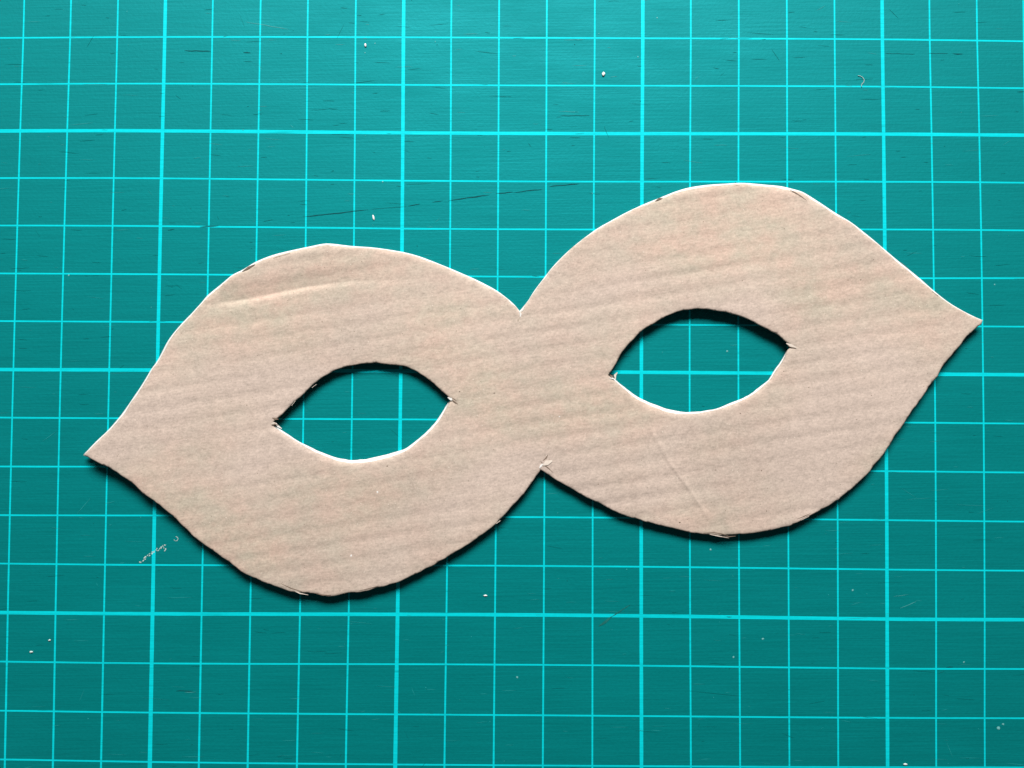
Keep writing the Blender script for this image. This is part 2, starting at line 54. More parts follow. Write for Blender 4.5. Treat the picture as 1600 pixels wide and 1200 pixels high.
OUTLINE_BACK = [(-14.44,-67.56),(-14.02,-67.10),(-13.59,-66.63),(-13.17,-66.16),(-12.74,-65.70),(-12.32,-65.25),(-11.90,-64.80),(-11.47,-64.38),(-11.05,-63.97),(-10.63,-63.57),(-10.20,-63.17),(-9.78,-62.75),(-9.36,-62.30),(-8.94,-61.82),(-8.51,-61.32),(-8.09,-60.80),(-7.67,-60.27),(-7.26,-59.74),(-6.86,-59.21),(-6.48,-58.66),(-6.10,-58.11),(-5.74,-57.55),(-5.38,-56.99),(-5.04,-56.44),(-4.70,-55.91),(-4.31,-55.29),(-3.93,-54.70),(-3.56,-54.11),(-3.20,-53.52),(-2.85,-52.93),(-2.50,-52.32),(-2.16,-51.70),(-1.83,-51.09),(-1.51,-50.50),(-1.20,-49.95),(-0.83,-49.38),(-0.49,-48.90),(-0.15,-48.40),(0.23,-47.75),(0.51,-47.21),(0.80,-46.58),(1.11,-45.91),(1.42,-45.23),(1.74,-44.57),(2.08,-43.96),(2.42,-43.41),(2.78,-42.89),(3.14,-42.40),(3.52,-41.91),(3.90,-41.44),(4.30,-40.96),(4.72,-40.47),(5.16,-39.98),(5.61,-39.50),(6.05,-39.03),(6.48,-38.58),(6.88,-38.15),(7.43,-37.54),(7.93,-36.96),(8.40,-36.43),(8.83,-35.94),(9.25,-35.41),(9.60,-34.96),(10.13,-34.40),(10.53,-34.04),(11.02,-33.62),(11.56,-33.17),(12.10,-32.73),(12.62,-32.30),(13.07,-31.92),(13.62,-31.44),(14.09,-31.01),(14.54,-30.62),(15.03,-30.25),(15.58,-29.92),(16.14,-29.64),(16.73,-29.36),(17.34,-29.04),(17.83,-28.73),(18.33,-28.41),(18.85,-28.07),(19.39,-27.73),(19.97,-27.42),(20.58,-27.13),(21.24,-26.84),(21.91,-26.56),(22.60,-26.31),(23.27,-26.07),(23.92,-25.86),(24.56,-25.68),(25.20,-25.52),(25.87,-25.35),(26.58,-25.18),(27.21,-25.03),(27.88,-24.88),(28.56,-24.73),(29.25,-24.58),(29.92,-24.43),(30.55,-24.30),(31.28,-24.14),(31.99,-23.98),(32.66,-23.83),(33.29,-23.70),(33.86,-23.61),(34.55,-23.54),(35.09,-23.55),(35.85,-23.60),(36.40,-23.65),(37.01,-23.72),(37.68,-23.80),(38.39,-23.89),(39.12,-23.98),(39.85,-24.05),(40.47,-24.09),(41.11,-24.13),(41.76,-24.16),(42.42,-24.20),(43.10,-24.24),(43.79,-24.29),(44.50,-24.36),(45.14,-24.43),(45.83,-24.52),(46.53,-24.61),(47.24,-24.71),(47.94,-24.82),(48.61,-24.92),(49.24,-25.03),(49.82,-25.13),(50.62,-25.28),(51.32,-25.44),(51.95,-25.59),(52.55,-25.75),(53.14,-25.91),(53.81,-26.11),(54.41,-26.31),(55.04,-26.54),(55.80,-26.83),(56.33,-27.03),(56.92,-27.26),(57.54,-27.50),(58.19,-27.76),(58.84,-28.02),(59.50,-28.28),(60.13,-28.54),(60.76,-28.80),(61.41,-29.07),(62.07,-29.35),(62.72,-29.63),(63.34,-29.90),(63.92,-30.15),(64.45,-30.38),(65.23,-30.73),(65.86,-31.02),(66.46,-31.31),(67.11,-31.63),(67.69,-31.93),(68.28,-32.23),(68.89,-32.55),(69.50,-32.90),(70.10,-33.28),(70.62,-33.63),(71.15,-34.02),(71.68,-34.43),(72.20,-34.83),(72.68,-35.23),(73.09,-35.59),(73.59,-36.07),(73.98,-36.51),(74.32,-36.94),(74.69,-37.37),(75.16,-36.80),(75.61,-36.24),(75.98,-35.80),(76.40,-35.24),(76.67,-34.81),(76.96,-34.31),(77.30,-33.74),(77.71,-33.11),(78.04,-32.65),(78.41,-32.14),(78.82,-31.60),(79.23,-31.06),(79.63,-30.53),(80.01,-30.04),(80.40,-29.53),(80.74,-29.06),(81.09,-28.61),(81.49,-28.13),(81.98,-27.57),(82.35,-27.18),(82.75,-26.76),(83.18,-26.32),(83.64,-25.86),(84.11,-25.40),(84.60,-24.94),(85.10,-24.48),(85.61,-24.03),(86.08,-23.63),(86.58,-23.22),(87.10,-22.80),(87.64,-22.38),(88.17,-21.97),(88.70,-21.57),(89.20,-21.20),(89.67,-20.85),(90.10,-20.54),(90.75,-20.10),(91.29,-19.76),(91.78,-19.47),(92.29,-19.19),(92.87,-18.87),(93.43,-18.55),(94.03,-18.21),(94.65,-17.86),(95.28,-17.51),(95.90,-17.17),(96.51,-16.85),(97.10,-16.55),(97.69,-16.25),(98.28,-15.97),(98.86,-15.70),(99.44,-15.43),(100.02,-15.17),(100.60,-14.92),(101.17,-14.67),(101.75,-14.44),(102.32,-14.21),(102.89,-13.98),(103.46,-13.75),(104.13,-13.47),(104.81,-13.19),(105.47,-12.91),(106.13,-12.64),(106.77,-12.40),(107.37,-12.19),(107.95,-12.00),(108.52,-11.83),(109.11,-11.67),(109.75,-11.52),(110.31,-11.41),(110.90,-11.30),(111.51,-11.21),(112.13,-11.12),(112.75,-11.05),(113.39,-10.97),(114.03,-10.91),(114.70,-10.85),(115.37,-10.81),(116.05,-10.76),(116.71,-10.73),(117.36,-10.69),(117.97,-10.65),(118.55,-10.61),(119.12,-10.57),(119.70,-10.55),(120.32,-10.53),(121.00,-10.54),(121.57,-10.56),(122.20,-10.60),(122.86,-10.65),(123.54,-10.70),(124.21,-10.76),(124.85,-10.82),(125.44,-10.87),(125.96,-10.92),(126.79,-10.98),(127.45,-11.04),(128.02,-11.09),(128.61,-11.17),(129.21,-11.28),(129.79,-11.41),(130.36,-11.55),(130.92,-11.69),(131.65,-11.87),(132.36,-12.07),(133.10,-12.35),(133.69,-12.66),(134.31,-13.03),(134.93,-13.42),(135.54,-13.81),(136.12,-14.19),(136.70,-14.57),(137.27,-14.95),(137.84,-15.33),(138.40,-15.71),(138.95,-16.08),(139.52,-16.46),(140.14,-16.85),(140.70,-17.19),(141.31,-17.55),(141.94,-17.91),(142.55,-18.27),(143.11,-18.64),(143.73,-19.08),(144.30,-19.52),(144.85,-19.97),(145.41,-20.42),(145.98,-20.87),(146.56,-21.33),(147.13,-21.79),(147.71,-22.27),(148.16,-22.65),(148.60,-23.02),(149.04,-23.41),(149.51,-23.82),(150.01,-24.25),(150.47,-24.64),(150.96,-25.06),(151.46,-25.49),(151.98,-25.93),(152.48,-26.35),(152.96,-26.75),(153.52,-27.21),(154.07,-27.64),(154.60,-28.07),(155.11,-28.47),(155.59,-28.86),(156.12,-29.29),(156.58,-29.67),(157.04,-30.06),(157.56,-30.50),(158.04,-30.92),(158.55,-31.38),(159.08,-31.85),(159.63,-32.33),(160.19,-32.80),(160.66,-33.19),(161.14,-33.59),(161.64,-33.99),(162.14,-34.38),(162.64,-34.75),(163.14,-35.10),(163.73,-35.50),(164.34,-35.87),(164.93,-36.22),(165.52,-36.55),(166.09,-36.87),(166.80,-37.25),(167.50,-37.60),(168.15,-37.91),(168.72,-38.18),(169.52,-38.51),(170.16,-38.76),(169.53,-39.09),(169.10,-39.44),(168.40,-40.00),(167.97,-40.37),(167.48,-40.78),(166.97,-41.23),(166.49,-41.71),(166.07,-42.22),(165.70,-42.73),(165.35,-43.24),(164.99,-43.73),(164.60,-44.22),(164.18,-44.71),(163.76,-45.21),(163.34,-45.70),(162.91,-46.19),(162.48,-46.68),(162.05,-47.18),(161.64,-47.73),(161.26,-48.33),(160.92,-48.95),(160.60,-49.54),(160.30,-50.05),(159.90,-50.57),(159.48,-51.04),(158.97,-51.68),(158.61,-52.20),(158.24,-52.77),(157.84,-53.38),(157.41,-54.02),(156.96,-54.67),(156.62,-55.15),(156.23,-55.67),(155.83,-56.22),(155.42,-56.76),(155.02,-57.30),(154.64,-57.82),(154.30,-58.30),(153.90,-58.90),(153.57,-59.44),(153.27,-59.94),(152.97,-60.43),(152.64,-60.94),(152.26,-61.49),(151.84,-62.06),(151.41,-62.64),(151.01,-63.20),(150.65,-63.71),(150.21,-64.40),(149.89,-64.97),(149.53,-65.54),(149.19,-66.01),(148.82,-66.50),(148.43,-66.99),(148.03,-67.48),(147.63,-67.98),(147.22,-68.47),(146.80,-68.96),(146.39,-69.45),(145.98,-69.93),(145.56,-70.40),(145.16,-70.85),(144.77,-71.26),(144.29,-71.70),(143.83,-72.10),(143.28,-72.55),(142.79,-72.98),(142.24,-73.44),(141.69,-73.91),(141.18,-74.33),(140.66,-74.78),(140.21,-75.16),(139.57,-75.62),(139.13,-75.91),(138.61,-76.23),(138.04,-76.58),(137.45,-76.93),(136.87,-77.27),(136.33,-77.57),(135.73,-77.91),(135.14,-78.21),(134.56,-78.50),(133.99,-78.79),(133.40,-79.09),(132.80,-79.40),(132.19,-79.71),(131.59,-80.02),(131.02,-80.29),(130.49,-80.52),(129.91,-80.74),(129.38,-80.89),(128.84,-81.02),(128.25,-81.17),(127.63,-81.34),(127.01,-81.52),(126.36,-81.68),(125.66,-81.84),(125.06,-81.96),(124.41,-82.08),(123.75,-82.19),(123.09,-82.29),(122.43,-82.37),(121.79,-82.44),(121.15,-82.48),(120.50,-82.52),(119.84,-82.55),(119.18,-82.59),(118.53,-82.64),(117.90,-82.71),(117.27,-82.76),(116.63,-82.80),(115.95,-82.81),(115.35,-82.78),(114.70,-82.73),(114.03,-82.67),(113.36,-82.60),(112.70,-82.52),(112.08,-82.45),(111.39,-82.36),(110.73,-82.27),(110.10,-82.17),(109.47,-82.07),(108.84,-81.95),(108.19,-81.82),(107.55,-81.67),(106.90,-81.52),(106.24,-81.36),(105.59,-81.20),(104.95,-81.04),(104.31,-80.88),(103.68,-80.71),(103.01,-80.55),(102.31,-80.37),(101.69,-80.22),(101.03,-80.07),(100.36,-79.92),(99.69,-79.76),(99.04,-79.60),(98.40,-79.42),(97.79,-79.24),(97.19,-79.04),(96.60,-78.84),(96.02,-78.63),(95.44,-78.40),(94.85,-78.16),(94.26,-77.89),(93.66,-77.60),(93.05,-77.29),(92.45,-76.97),(91.85,-76.66),(91.26,-76.36),(90.68,-76.09),(90.12,-75.83),(89.56,-75.59),(89.03,-75.34),(88.50,-75.09),(87.99,-74.83),(87.39,-74.48),(86.79,-74.12),(86.21,-73.74),(85.62,-73.37),(85.04,-73.02),(84.48,-72.70),(83.92,-72.41),(83.39,-72.13),(82.88,-71.86),(82.42,-71.60),(81.86,-71.26),(81.35,-70.93),(80.88,-70.61),(80.48,-70.33),(79.91,-69.89),(79.09,-69.40),(78.45,-70.11),(78.14,-70.61),(77.83,-71.10),(77.52,-71.58),(77.14,-72.18),(76.76,-72.76),(76.36,-73.33),(76.04,-73.77),(75.71,-74.21),(75.35,-74.67),(74.95,-75.15),(74.54,-75.62),(74.12,-76.09),(73.62,-76.63),(73.01,-77.30),(72.63,-77.72),(72.19,-78.21),(71.71,-78.74),(71.22,-79.28),(70.72,-79.82),(70.25,-80.33),(69.82,-80.78),(69.45,-81.15),(68.89,-81.66),(68.50,-81.97),(68.09,-82.24),(67.54,-82.63),(67.07,-82.97),(66.55,-83.35),(65.99,-83.75),(65.42,-84.15),(64.85,-84.55),(64.30,-84.92),(63.76,-85.26),(63.22,-85.59),(62.68,-85.91),(62.14,-86.23),(61.60,-86.55),(61.05,-86.88),(60.52,-87.20),(60.03,-87.52),(59.53,-87.83),(59.02,-88.14),(58.45,-88.48),(57.81,-88.84),(57.32,-89.11),(56.77,-89.40),(56.18,-89.71),(55.56,-90.02),(54.94,-90.34),(54.33,-90.65),(53.74,-90.94),(53.19,-91.22),(52.69,-91.46),(52.04,-91.77),(51.48,-92.04),(50.98,-92.27),(50.50,-92.48),(49.99,-92.68),(49.42,-92.89),(48.86,-93.07),(48.26,-93.25),(47.62,-93.43),(46.98,-93.61),(46.36,-93.77),(45.76,-93.93),(45.22,-94.07),(44.55,-94.24),(43.96,-94.38),(43.41,-94.51),(42.87,-94.62),(42.32,-94.72),(41.74,-94.81),(41.15,-94.87),(40.54,-94.92),(39.95,-94.98),(39.37,-95.07),(38.72,-95.22),(38.13,-95.41),(37.60,-95.56),(37.13,-95.66),(36.51,-95.68),(35.91,-95.63),(35.30,-95.54),(34.71,-95.42),(34.08,-95.25),(33.32,-95.10),(32.75,-95.04),(32.12,-95.00),(31.48,-94.97),(30.87,-94.95),(30.32,-94.92),(29.62,-94.91),(29.07,-94.90),(28.43,-94.81),(27.94,-94.68),(27.36,-94.50),(26.74,-94.29),(26.12,-94.08),(25.53,-93.87),(24.83,-93.63),(24.14,-93.39),(23.49,-93.15),(22.93,-92.93),(22.33,-92.67),(21.84,-92.42),(21.27,-92.16),(20.65,-91.94),(20.04,-91.74),(19.33,-91.41),(18.83,-91.11),(18.24,-90.73),(17.62,-90.30),(16.99,-89.86),(16.40,-89.45),(15.86,-89.06),(15.34,-88.68),(14.82,-88.29),(14.29,-87.90),(13.74,-87.51),(13.15,-87.11),(12.53,-86.72),(11.91,-86.32),(11.32,-85.94),(10.77,-85.57),(10.15,-85.13),(9.59,-84.73),(9.05,-84.31),(8.51,-83.85),(8.08,-83.44),(7.64,-83.00),(7.20,-82.53),(6.73,-82.03),(6.22,-81.52),(5.76,-81.08),(5.28,-80.61),(4.78,-80.14),(4.26,-79.67),(3.75,-79.20),(3.24,-78.76),(2.74,-78.34),(2.22,-77.93),(1.71,-77.54),(1.21,-77.16),(0.73,-76.80),(0.28,-76.46),(-0.34,-76.02),(-0.90,-75.64),(-1.43,-75.27),(-2.00,-74.85),(-2.49,-74.43),(-3.01,-73.97),(-3.56,-73.47),(-4.10,-73.00),(-4.62,-72.57),(-5.25,-72.12),(-5.85,-71.74),(-6.41,-71.39),(-6.94,-71.06),(-7.44,-70.72),(-7.90,-70.40),(-8.39,-70.08),(-8.94,-69.74),(-9.60,-69.40),(-10.32,-69.04),(-11.02,-68.72),(-11.60,-68.44),(-12.34,-68.08),(-12.92,-67.80),(-13.78,-67.88)]
LEFT_EYE_FACE = [(24.49,-60.49,0.0),(25.02,-59.97,0.0),(25.60,-59.55,0.0),(26.22,-59.07,0.0),(26.67,-58.58,0.0),(27.14,-58.05,0.0),(27.65,-57.53,0.0),(28.13,-57.02,0.0),(28.56,-56.53,0.0),(29.04,-56.13,0.0),(29.54,-55.73,0.0),(30.10,-55.28,0.0),(30.49,-54.89,0.0),(30.93,-54.49,0.0),(31.31,-53.99,0.0),(31.76,-53.56,0.0),(32.19,-53.11,0.0),(32.62,-52.71,0.0),(33.18,-52.34,0.0),(33.66,-51.91,0.0),(34.18,-51.53,0.0),(34.70,-51.18,0.0),(35.25,-50.91,0.0),(35.89,-50.54,0.0),(36.48,-50.12,0.0),(37.13,-49.82,0.0),(37.85,-49.58,0.0),(38.46,-49.40,0.0),(39.09,-49.15,0.0),(39.77,-49.03,0.0),(40.45,-48.92,0.0),(41.12,-48.80,0.0),(41.76,-48.66,0.0),(42.41,-48.54,0.0),(43.07,-48.50,0.0),(43.73,-48.46,0.0),(44.38,-48.43,0.0),(45.04,-48.33,0.0),(45.69,-48.35,0.0),(46.34,-48.49,0.0),(47.00,-48.58,0.0),(47.65,-48.63,0.0),(48.32,-48.73,0.0),(49.01,-48.75,0.0),(49.70,-48.80,0.0),(50.35,-48.89,0.0),(50.96,-48.94,0.0),(51.61,-49.10,0.0),(52.16,-49.36,0.0),(52.68,-49.62,0.0),(53.26,-49.82,0.0),(53.85,-50.12,0.0),(54.40,-50.54,0.0),(54.97,-50.88,0.0),(55.51,-51.21,0.0),(56.10,-51.70,0.0),(56.68,-52.11,0.0),(57.28,-52.51,0.0),(57.78,-53.05,0.0),(58.32,-53.53,0.0),(58.83,-54.04,0.0),(59.40,-54.48,0.0),(59.95,-54.95,0.0),(60.43,-55.38,0.0),(61.00,-55.91,0.0),(61.59,-56.31,0.0),(61.13,-56.04,0.1),(60.63,-56.14,0.3),(60.32,-56.59,0.4),(59.93,-57.24,0.5),(59.54,-57.97,0.5),(59.20,-58.61,0.6),(58.86,-59.25,0.7),(58.52,-59.81,0.8),(58.09,-60.42,0.8),(57.72,-60.85,0.7),(57.31,-61.32,0.8),(56.90,-61.82,0.7),(56.41,-62.28,0.7),(56.00,-62.76,0.7),(55.55,-63.17,0.7),(55.03,-63.51,0.7),(54.57,-63.89,0.7),(54.15,-64.31,0.7),(53.69,-64.68,0.7),(53.17,-65.15,0.7),(52.67,-65.60,0.8),(52.09,-65.99,0.8),(51.45,-66.34,0.8),(50.86,-66.62,0.9),(50.22,-66.91,1.0),(49.53,-67.13,1.0),(48.87,-67.40,1.0),(48.23,-67.62,1.0),(47.60,-67.74,1.0),(47.02,-67.92,1.0),(46.45,-68.11,1.0),(45.86,-68.20,1.0),(45.28,-68.35,1.0),(44.71,-68.48,1.0),(44.14,-68.53,1.0),(43.57,-68.64,1.0),(42.98,-68.70,1.0),(42.35,-68.74,1.0),(41.79,-68.81,1.0),(41.18,-68.81,1.0),(40.56,-68.85,1.0),(39.94,-68.79,1.0),(39.34,-68.69,1.0),(38.77,-68.62,1.0),(38.14,-68.50,1.0),(37.55,-68.38,1.0),(36.99,-68.19,1.0),(36.43,-67.93,1.0),(35.83,-67.72,1.0),(35.18,-67.51,1.0),(34.53,-67.23,1.0),(33.88,-66.93,0.9),(33.18,-66.68,0.8),(32.52,-66.37,0.9),(31.99,-66.04,0.9),(31.42,-65.77,0.8),(30.90,-65.41,0.8),(30.34,-65.12,0.6),(29.79,-64.81,0.6),(29.26,-64.51,0.6),(28.62,-64.12,0.6),(28.00,-63.69,0.6),(27.36,-63.32,0.6),(26.75,-62.98,0.5),(26.25,-62.64,0.5),(25.51,-62.19,0.5),(24.94,-61.79,0.5),(24.58,-61.42,0.3)]
LEFT_EYE_BACK = [(23.74,-60.39),(24.40,-59.77),(24.95,-59.31),(25.52,-58.79),(25.97,-58.33),(26.46,-57.80),(26.96,-57.26),(27.46,-56.74),(27.94,-56.28),(28.41,-55.86),(28.89,-55.43),(29.42,-54.94),(29.81,-54.56),(30.23,-54.14),(30.67,-53.69),(31.12,-53.24),(31.58,-52.81),(32.03,-52.40),(32.57,-51.97),(33.10,-51.57),(33.63,-51.19),(34.16,-50.84),(34.70,-50.50),(35.34,-50.12),(35.99,-49.76),(36.66,-49.43),(37.39,-49.13),(38.03,-48.92),(38.69,-48.74),(39.38,-48.57),(40.07,-48.43),(40.75,-48.30),(41.42,-48.19),(42.09,-48.10),(42.76,-48.03),(43.43,-47.98),(44.11,-47.95),(44.78,-47.94),(45.46,-47.97),(46.13,-48.01),(46.79,-48.07),(47.46,-48.13),(48.14,-48.19),(48.84,-48.27),(49.53,-48.35),(50.20,-48.46),(50.82,-48.58),(51.49,-48.76),(52.09,-48.96),(52.65,-49.19),(53.22,-49.45),(53.83,-49.75),(54.44,-50.09),(55.04,-50.44),(55.59,-50.79),(56.24,-51.25),(56.81,-51.72),(57.36,-52.20),(57.92,-52.70),(58.44,-53.22),(58.97,-53.71),(59.51,-54.19),(60.05,-54.66),(60.54,-55.07),(61.16,-55.55),(61.82,-56.08),(61.03,-55.96),(60.43,-55.99),(60.01,-56.45),(59.58,-57.12),(59.18,-57.85),(58.80,-58.46),(58.40,-59.09),(58.06,-59.62),(57.64,-60.22),(57.32,-60.65),(56.89,-61.10),(56.47,-61.60),(56.01,-62.06),(55.57,-62.52),(55.12,-62.93),(54.66,-63.33),(54.22,-63.73),(53.75,-64.09),(53.30,-64.47),(52.74,-64.91),(52.20,-65.31),(51.67,-65.71),(51.05,-66.04),(50.46,-66.24),(49.80,-66.43),(49.12,-66.64),(48.44,-66.83),(47.79,-67.05),(47.17,-67.20),(46.58,-67.33),(46.01,-67.48),(45.44,-67.60),(44.88,-67.73),(44.31,-67.86),(43.77,-67.99),(43.22,-68.14),(42.65,-68.17),(42.03,-68.17),(41.48,-68.29),(40.89,-68.33),(40.27,-68.35),(39.66,-68.29),(39.09,-68.16),(38.55,-68.08),(37.96,-68.01),(37.40,-67.89),(36.85,-67.73),(36.27,-67.56),(35.67,-67.33),(35.03,-67.10),(34.38,-66.84),(33.70,-66.60),(33.02,-66.32),(32.38,-65.97),(31.83,-65.71),(31.26,-65.45),(30.68,-65.18),(30.10,-64.93),(29.54,-64.63),(29.01,-64.32),(28.37,-63.94),(27.75,-63.50),(27.13,-63.09),(26.53,-62.74),(26.01,-62.39),(25.27,-61.93),(24.67,-61.60),(24.28,-61.41)]
RIGHT_EYE_FACE = [(92.78,-50.57,0.0),(93.12,-50.11,0.0),(93.48,-49.69,0.0),(93.79,-49.19,0.0),(94.11,-48.63,0.0),(94.44,-48.14,0.0),(94.71,-47.55,0.0),(95.00,-46.95,0.0),(95.30,-46.36,0.0),(95.65,-45.82,0.0),(96.06,-45.35,0.0),(96.44,-44.87,0.0),(96.81,-44.39,0.0),(97.21,-43.94,0.0),(97.64,-43.54,0.0),(98.14,-43.04,0.0),(98.58,-42.49,0.0),(99.05,-41.99,0.0),(99.58,-41.55,0.0),(100.09,-41.13,0.0),(100.62,-40.75,0.0),(101.23,-40.45,0.0),(101.90,-40.11,0.0),(102.39,-39.82,0.0),(102.89,-39.44,0.0),(103.44,-39.10,0.0),(104.02,-38.81,0.0),(104.57,-38.47,0.0),(105.13,-38.27,0.0),(105.74,-38.02,0.0),(106.32,-37.77,0.0),(106.89,-37.55,0.0),(107.47,-37.41,0.0),(108.05,-37.22,0.0),(108.64,-37.17,0.0),(109.22,-37.14,0.0),(109.80,-37.05,0.0),(110.38,-36.95,0.0),(110.99,-36.88,0.0),(111.62,-36.95,0.0),(112.27,-36.96,0.0),(112.93,-36.95,0.0),(113.59,-37.08,0.0),(114.24,-37.23,0.0),(114.89,-37.35,0.0),(115.54,-37.46,0.0),(116.22,-37.49,0.0),(116.87,-37.57,0.0),(117.49,-37.78,0.0),(118.09,-37.97,0.0),(118.70,-38.10,0.0),(119.29,-38.27,0.0),(119.86,-38.47,0.0),(120.42,-38.65,0.0),(121.10,-38.94,0.0),(121.76,-39.23,0.0),(122.40,-39.52,0.0),(122.98,-39.91,0.0),(123.58,-40.22,0.0),(124.17,-40.50,0.0),(124.74,-40.81,0.0),(125.30,-41.05,0.0),(125.94,-41.46,0.0),(126.61,-41.71,0.0),(127.27,-42.07,0.0),(127.77,-42.46,0.0),(128.28,-42.91,0.0),(128.75,-43.38,0.0),(129.19,-43.74,0.0),(129.86,-44.12,0.0),(130.36,-44.50,0.0),(129.89,-44.73,0.2),(129.39,-45.24,0.3),(129.11,-45.77,0.4),(128.86,-46.46,0.5),(128.57,-47.17,0.6),(128.22,-47.77,0.7),(127.78,-48.42,0.6),(127.34,-49.00,0.7),(126.94,-49.62,0.7),(126.61,-50.14,0.6),(126.27,-50.69,0.5),(125.93,-51.19,0.5),(125.60,-51.56,0.5),(124.95,-52.22,0.6),(124.58,-52.49,0.7),(124.17,-52.90,0.7),(123.69,-53.34,0.8),(123.14,-53.77,0.8),(122.59,-54.18,0.7),(122.03,-54.51,0.7),(121.51,-54.82,0.6),(121.01,-55.14,0.7),(120.47,-55.40,0.6),(119.93,-55.67,0.7),(119.36,-55.90,0.7),(118.79,-56.17,0.8),(118.17,-56.41,0.9),(117.51,-56.63,0.8),(116.84,-56.88,0.7),(116.18,-57.13,0.5),(115.52,-57.33,0.4),(114.90,-57.50,0.4),(114.21,-57.66,0.4),(113.56,-57.80,0.5),(112.93,-57.89,0.6),(112.31,-58.03,0.5),(111.66,-58.20,0.5),(111.07,-58.27,0.6),(110.46,-58.31,0.6),(109.84,-58.36,0.7),(109.23,-58.37,0.7),(108.64,-58.42,0.7),(108.08,-58.40,0.8),(107.46,-58.39,0.9),(106.88,-58.38,1.0),(106.32,-58.28,1.0),(105.76,-58.18,1.0),(105.16,-58.06,1.0),(104.52,-57.91,1.0),(103.87,-57.71,1.0),(103.24,-57.40,1.0),(102.57,-57.16,1.0),(101.90,-56.92,1.0),(101.37,-56.67,0.9),(100.84,-56.43,0.8),(100.31,-56.18,0.9),(99.77,-55.93,0.8),(99.20,-55.67,0.7),(98.62,-55.35,0.7),(98.11,-54.99,0.7),(97.56,-54.59,0.6),(97.03,-54.12,0.6),(96.50,-53.64,0.6),(95.96,-53.24,0.6),(95.51,-52.81,0.5),(95.08,-52.50,0.4),(94.39,-51.90,0.5),(93.96,-51.42,0.3),(93.58,-51.07,0.3)]
RIGHT_EYE_BACK = [(92.59,-50.68),(92.94,-49.81),(93.25,-49.34),(93.57,-48.86),(93.92,-48.32),(94.21,-47.81),(94.52,-47.25),(94.85,-46.66),(95.20,-46.07),(95.57,-45.52),(95.95,-45.00),(96.35,-44.51),(96.76,-44.04),(97.17,-43.59),(97.57,-43.16),(98.05,-42.62),(98.54,-42.10),(99.04,-41.60),(99.57,-41.13),(100.12,-40.70),(100.68,-40.32),(101.27,-39.96),(101.92,-39.56),(102.42,-39.27),(102.96,-38.95),(103.53,-38.63),(104.12,-38.31),(104.69,-38.01),(105.25,-37.75),(105.87,-37.48),(106.48,-37.24),(107.08,-37.04),(107.67,-36.87),(108.28,-36.72),(108.88,-36.59),(109.48,-36.50),(110.08,-36.43),(110.68,-36.39),(111.31,-36.37),(111.97,-36.37),(112.63,-36.41),(113.31,-36.47),(113.98,-36.54),(114.65,-36.62),(115.32,-36.71),(115.99,-36.81),(116.66,-36.93),(117.32,-37.06),(117.97,-37.21),(118.60,-37.37),(119.21,-37.54),(119.81,-37.73),(120.40,-37.92),(120.97,-38.13),(121.67,-38.41),(122.35,-38.71),(123.00,-39.01),(123.63,-39.32),(124.24,-39.64),(124.83,-39.96),(125.40,-40.27),(125.93,-40.56),(126.61,-40.90),(127.27,-41.23),(127.94,-41.63),(128.48,-42.04),(129.01,-42.49),(129.51,-42.93),(129.93,-43.28),(130.55,-43.71),(131.26,-44.31),(130.37,-44.60),(129.81,-45.07),(129.49,-45.61),(129.13,-46.26),(128.76,-46.93),(128.40,-47.50),(127.99,-48.15),(127.52,-48.71),(127.10,-49.33),(126.76,-49.86),(126.45,-50.45),(126.12,-50.95),(125.87,-51.34),(125.19,-51.93),(124.82,-52.19),(124.36,-52.55),(123.84,-52.94),(123.29,-53.36),(122.79,-53.83),(122.26,-54.18),(121.77,-54.52),(121.23,-54.76),(120.73,-55.07),(120.18,-55.30),(119.62,-55.54),(119.02,-55.75),(118.40,-55.98),(117.76,-56.24),(117.11,-56.54),(116.46,-56.82),(115.82,-57.09),(115.21,-57.30),(114.52,-57.48),(113.86,-57.56),(113.23,-57.66),(112.60,-57.78),(111.95,-57.91),(111.36,-57.92),(110.75,-57.97),(110.13,-57.99),(109.53,-58.05),(108.94,-58.07),(108.39,-58.00),(107.78,-57.94),(107.23,-57.84),(106.69,-57.74),(106.15,-57.63),(105.57,-57.52),(104.95,-57.39),(104.32,-57.18),(103.68,-56.92),(103.02,-56.67),(102.35,-56.44),(101.79,-56.25),(101.25,-56.04),(100.73,-55.77),(100.18,-55.55),(99.63,-55.29),(99.07,-54.96),(98.55,-54.64),(97.99,-54.27),(97.44,-53.83),(96.85,-53.41),(96.33,-52.98),(95.83,-52.61),(95.40,-52.29),(94.74,-51.67),(94.24,-51.26),(93.82,-50.91)]
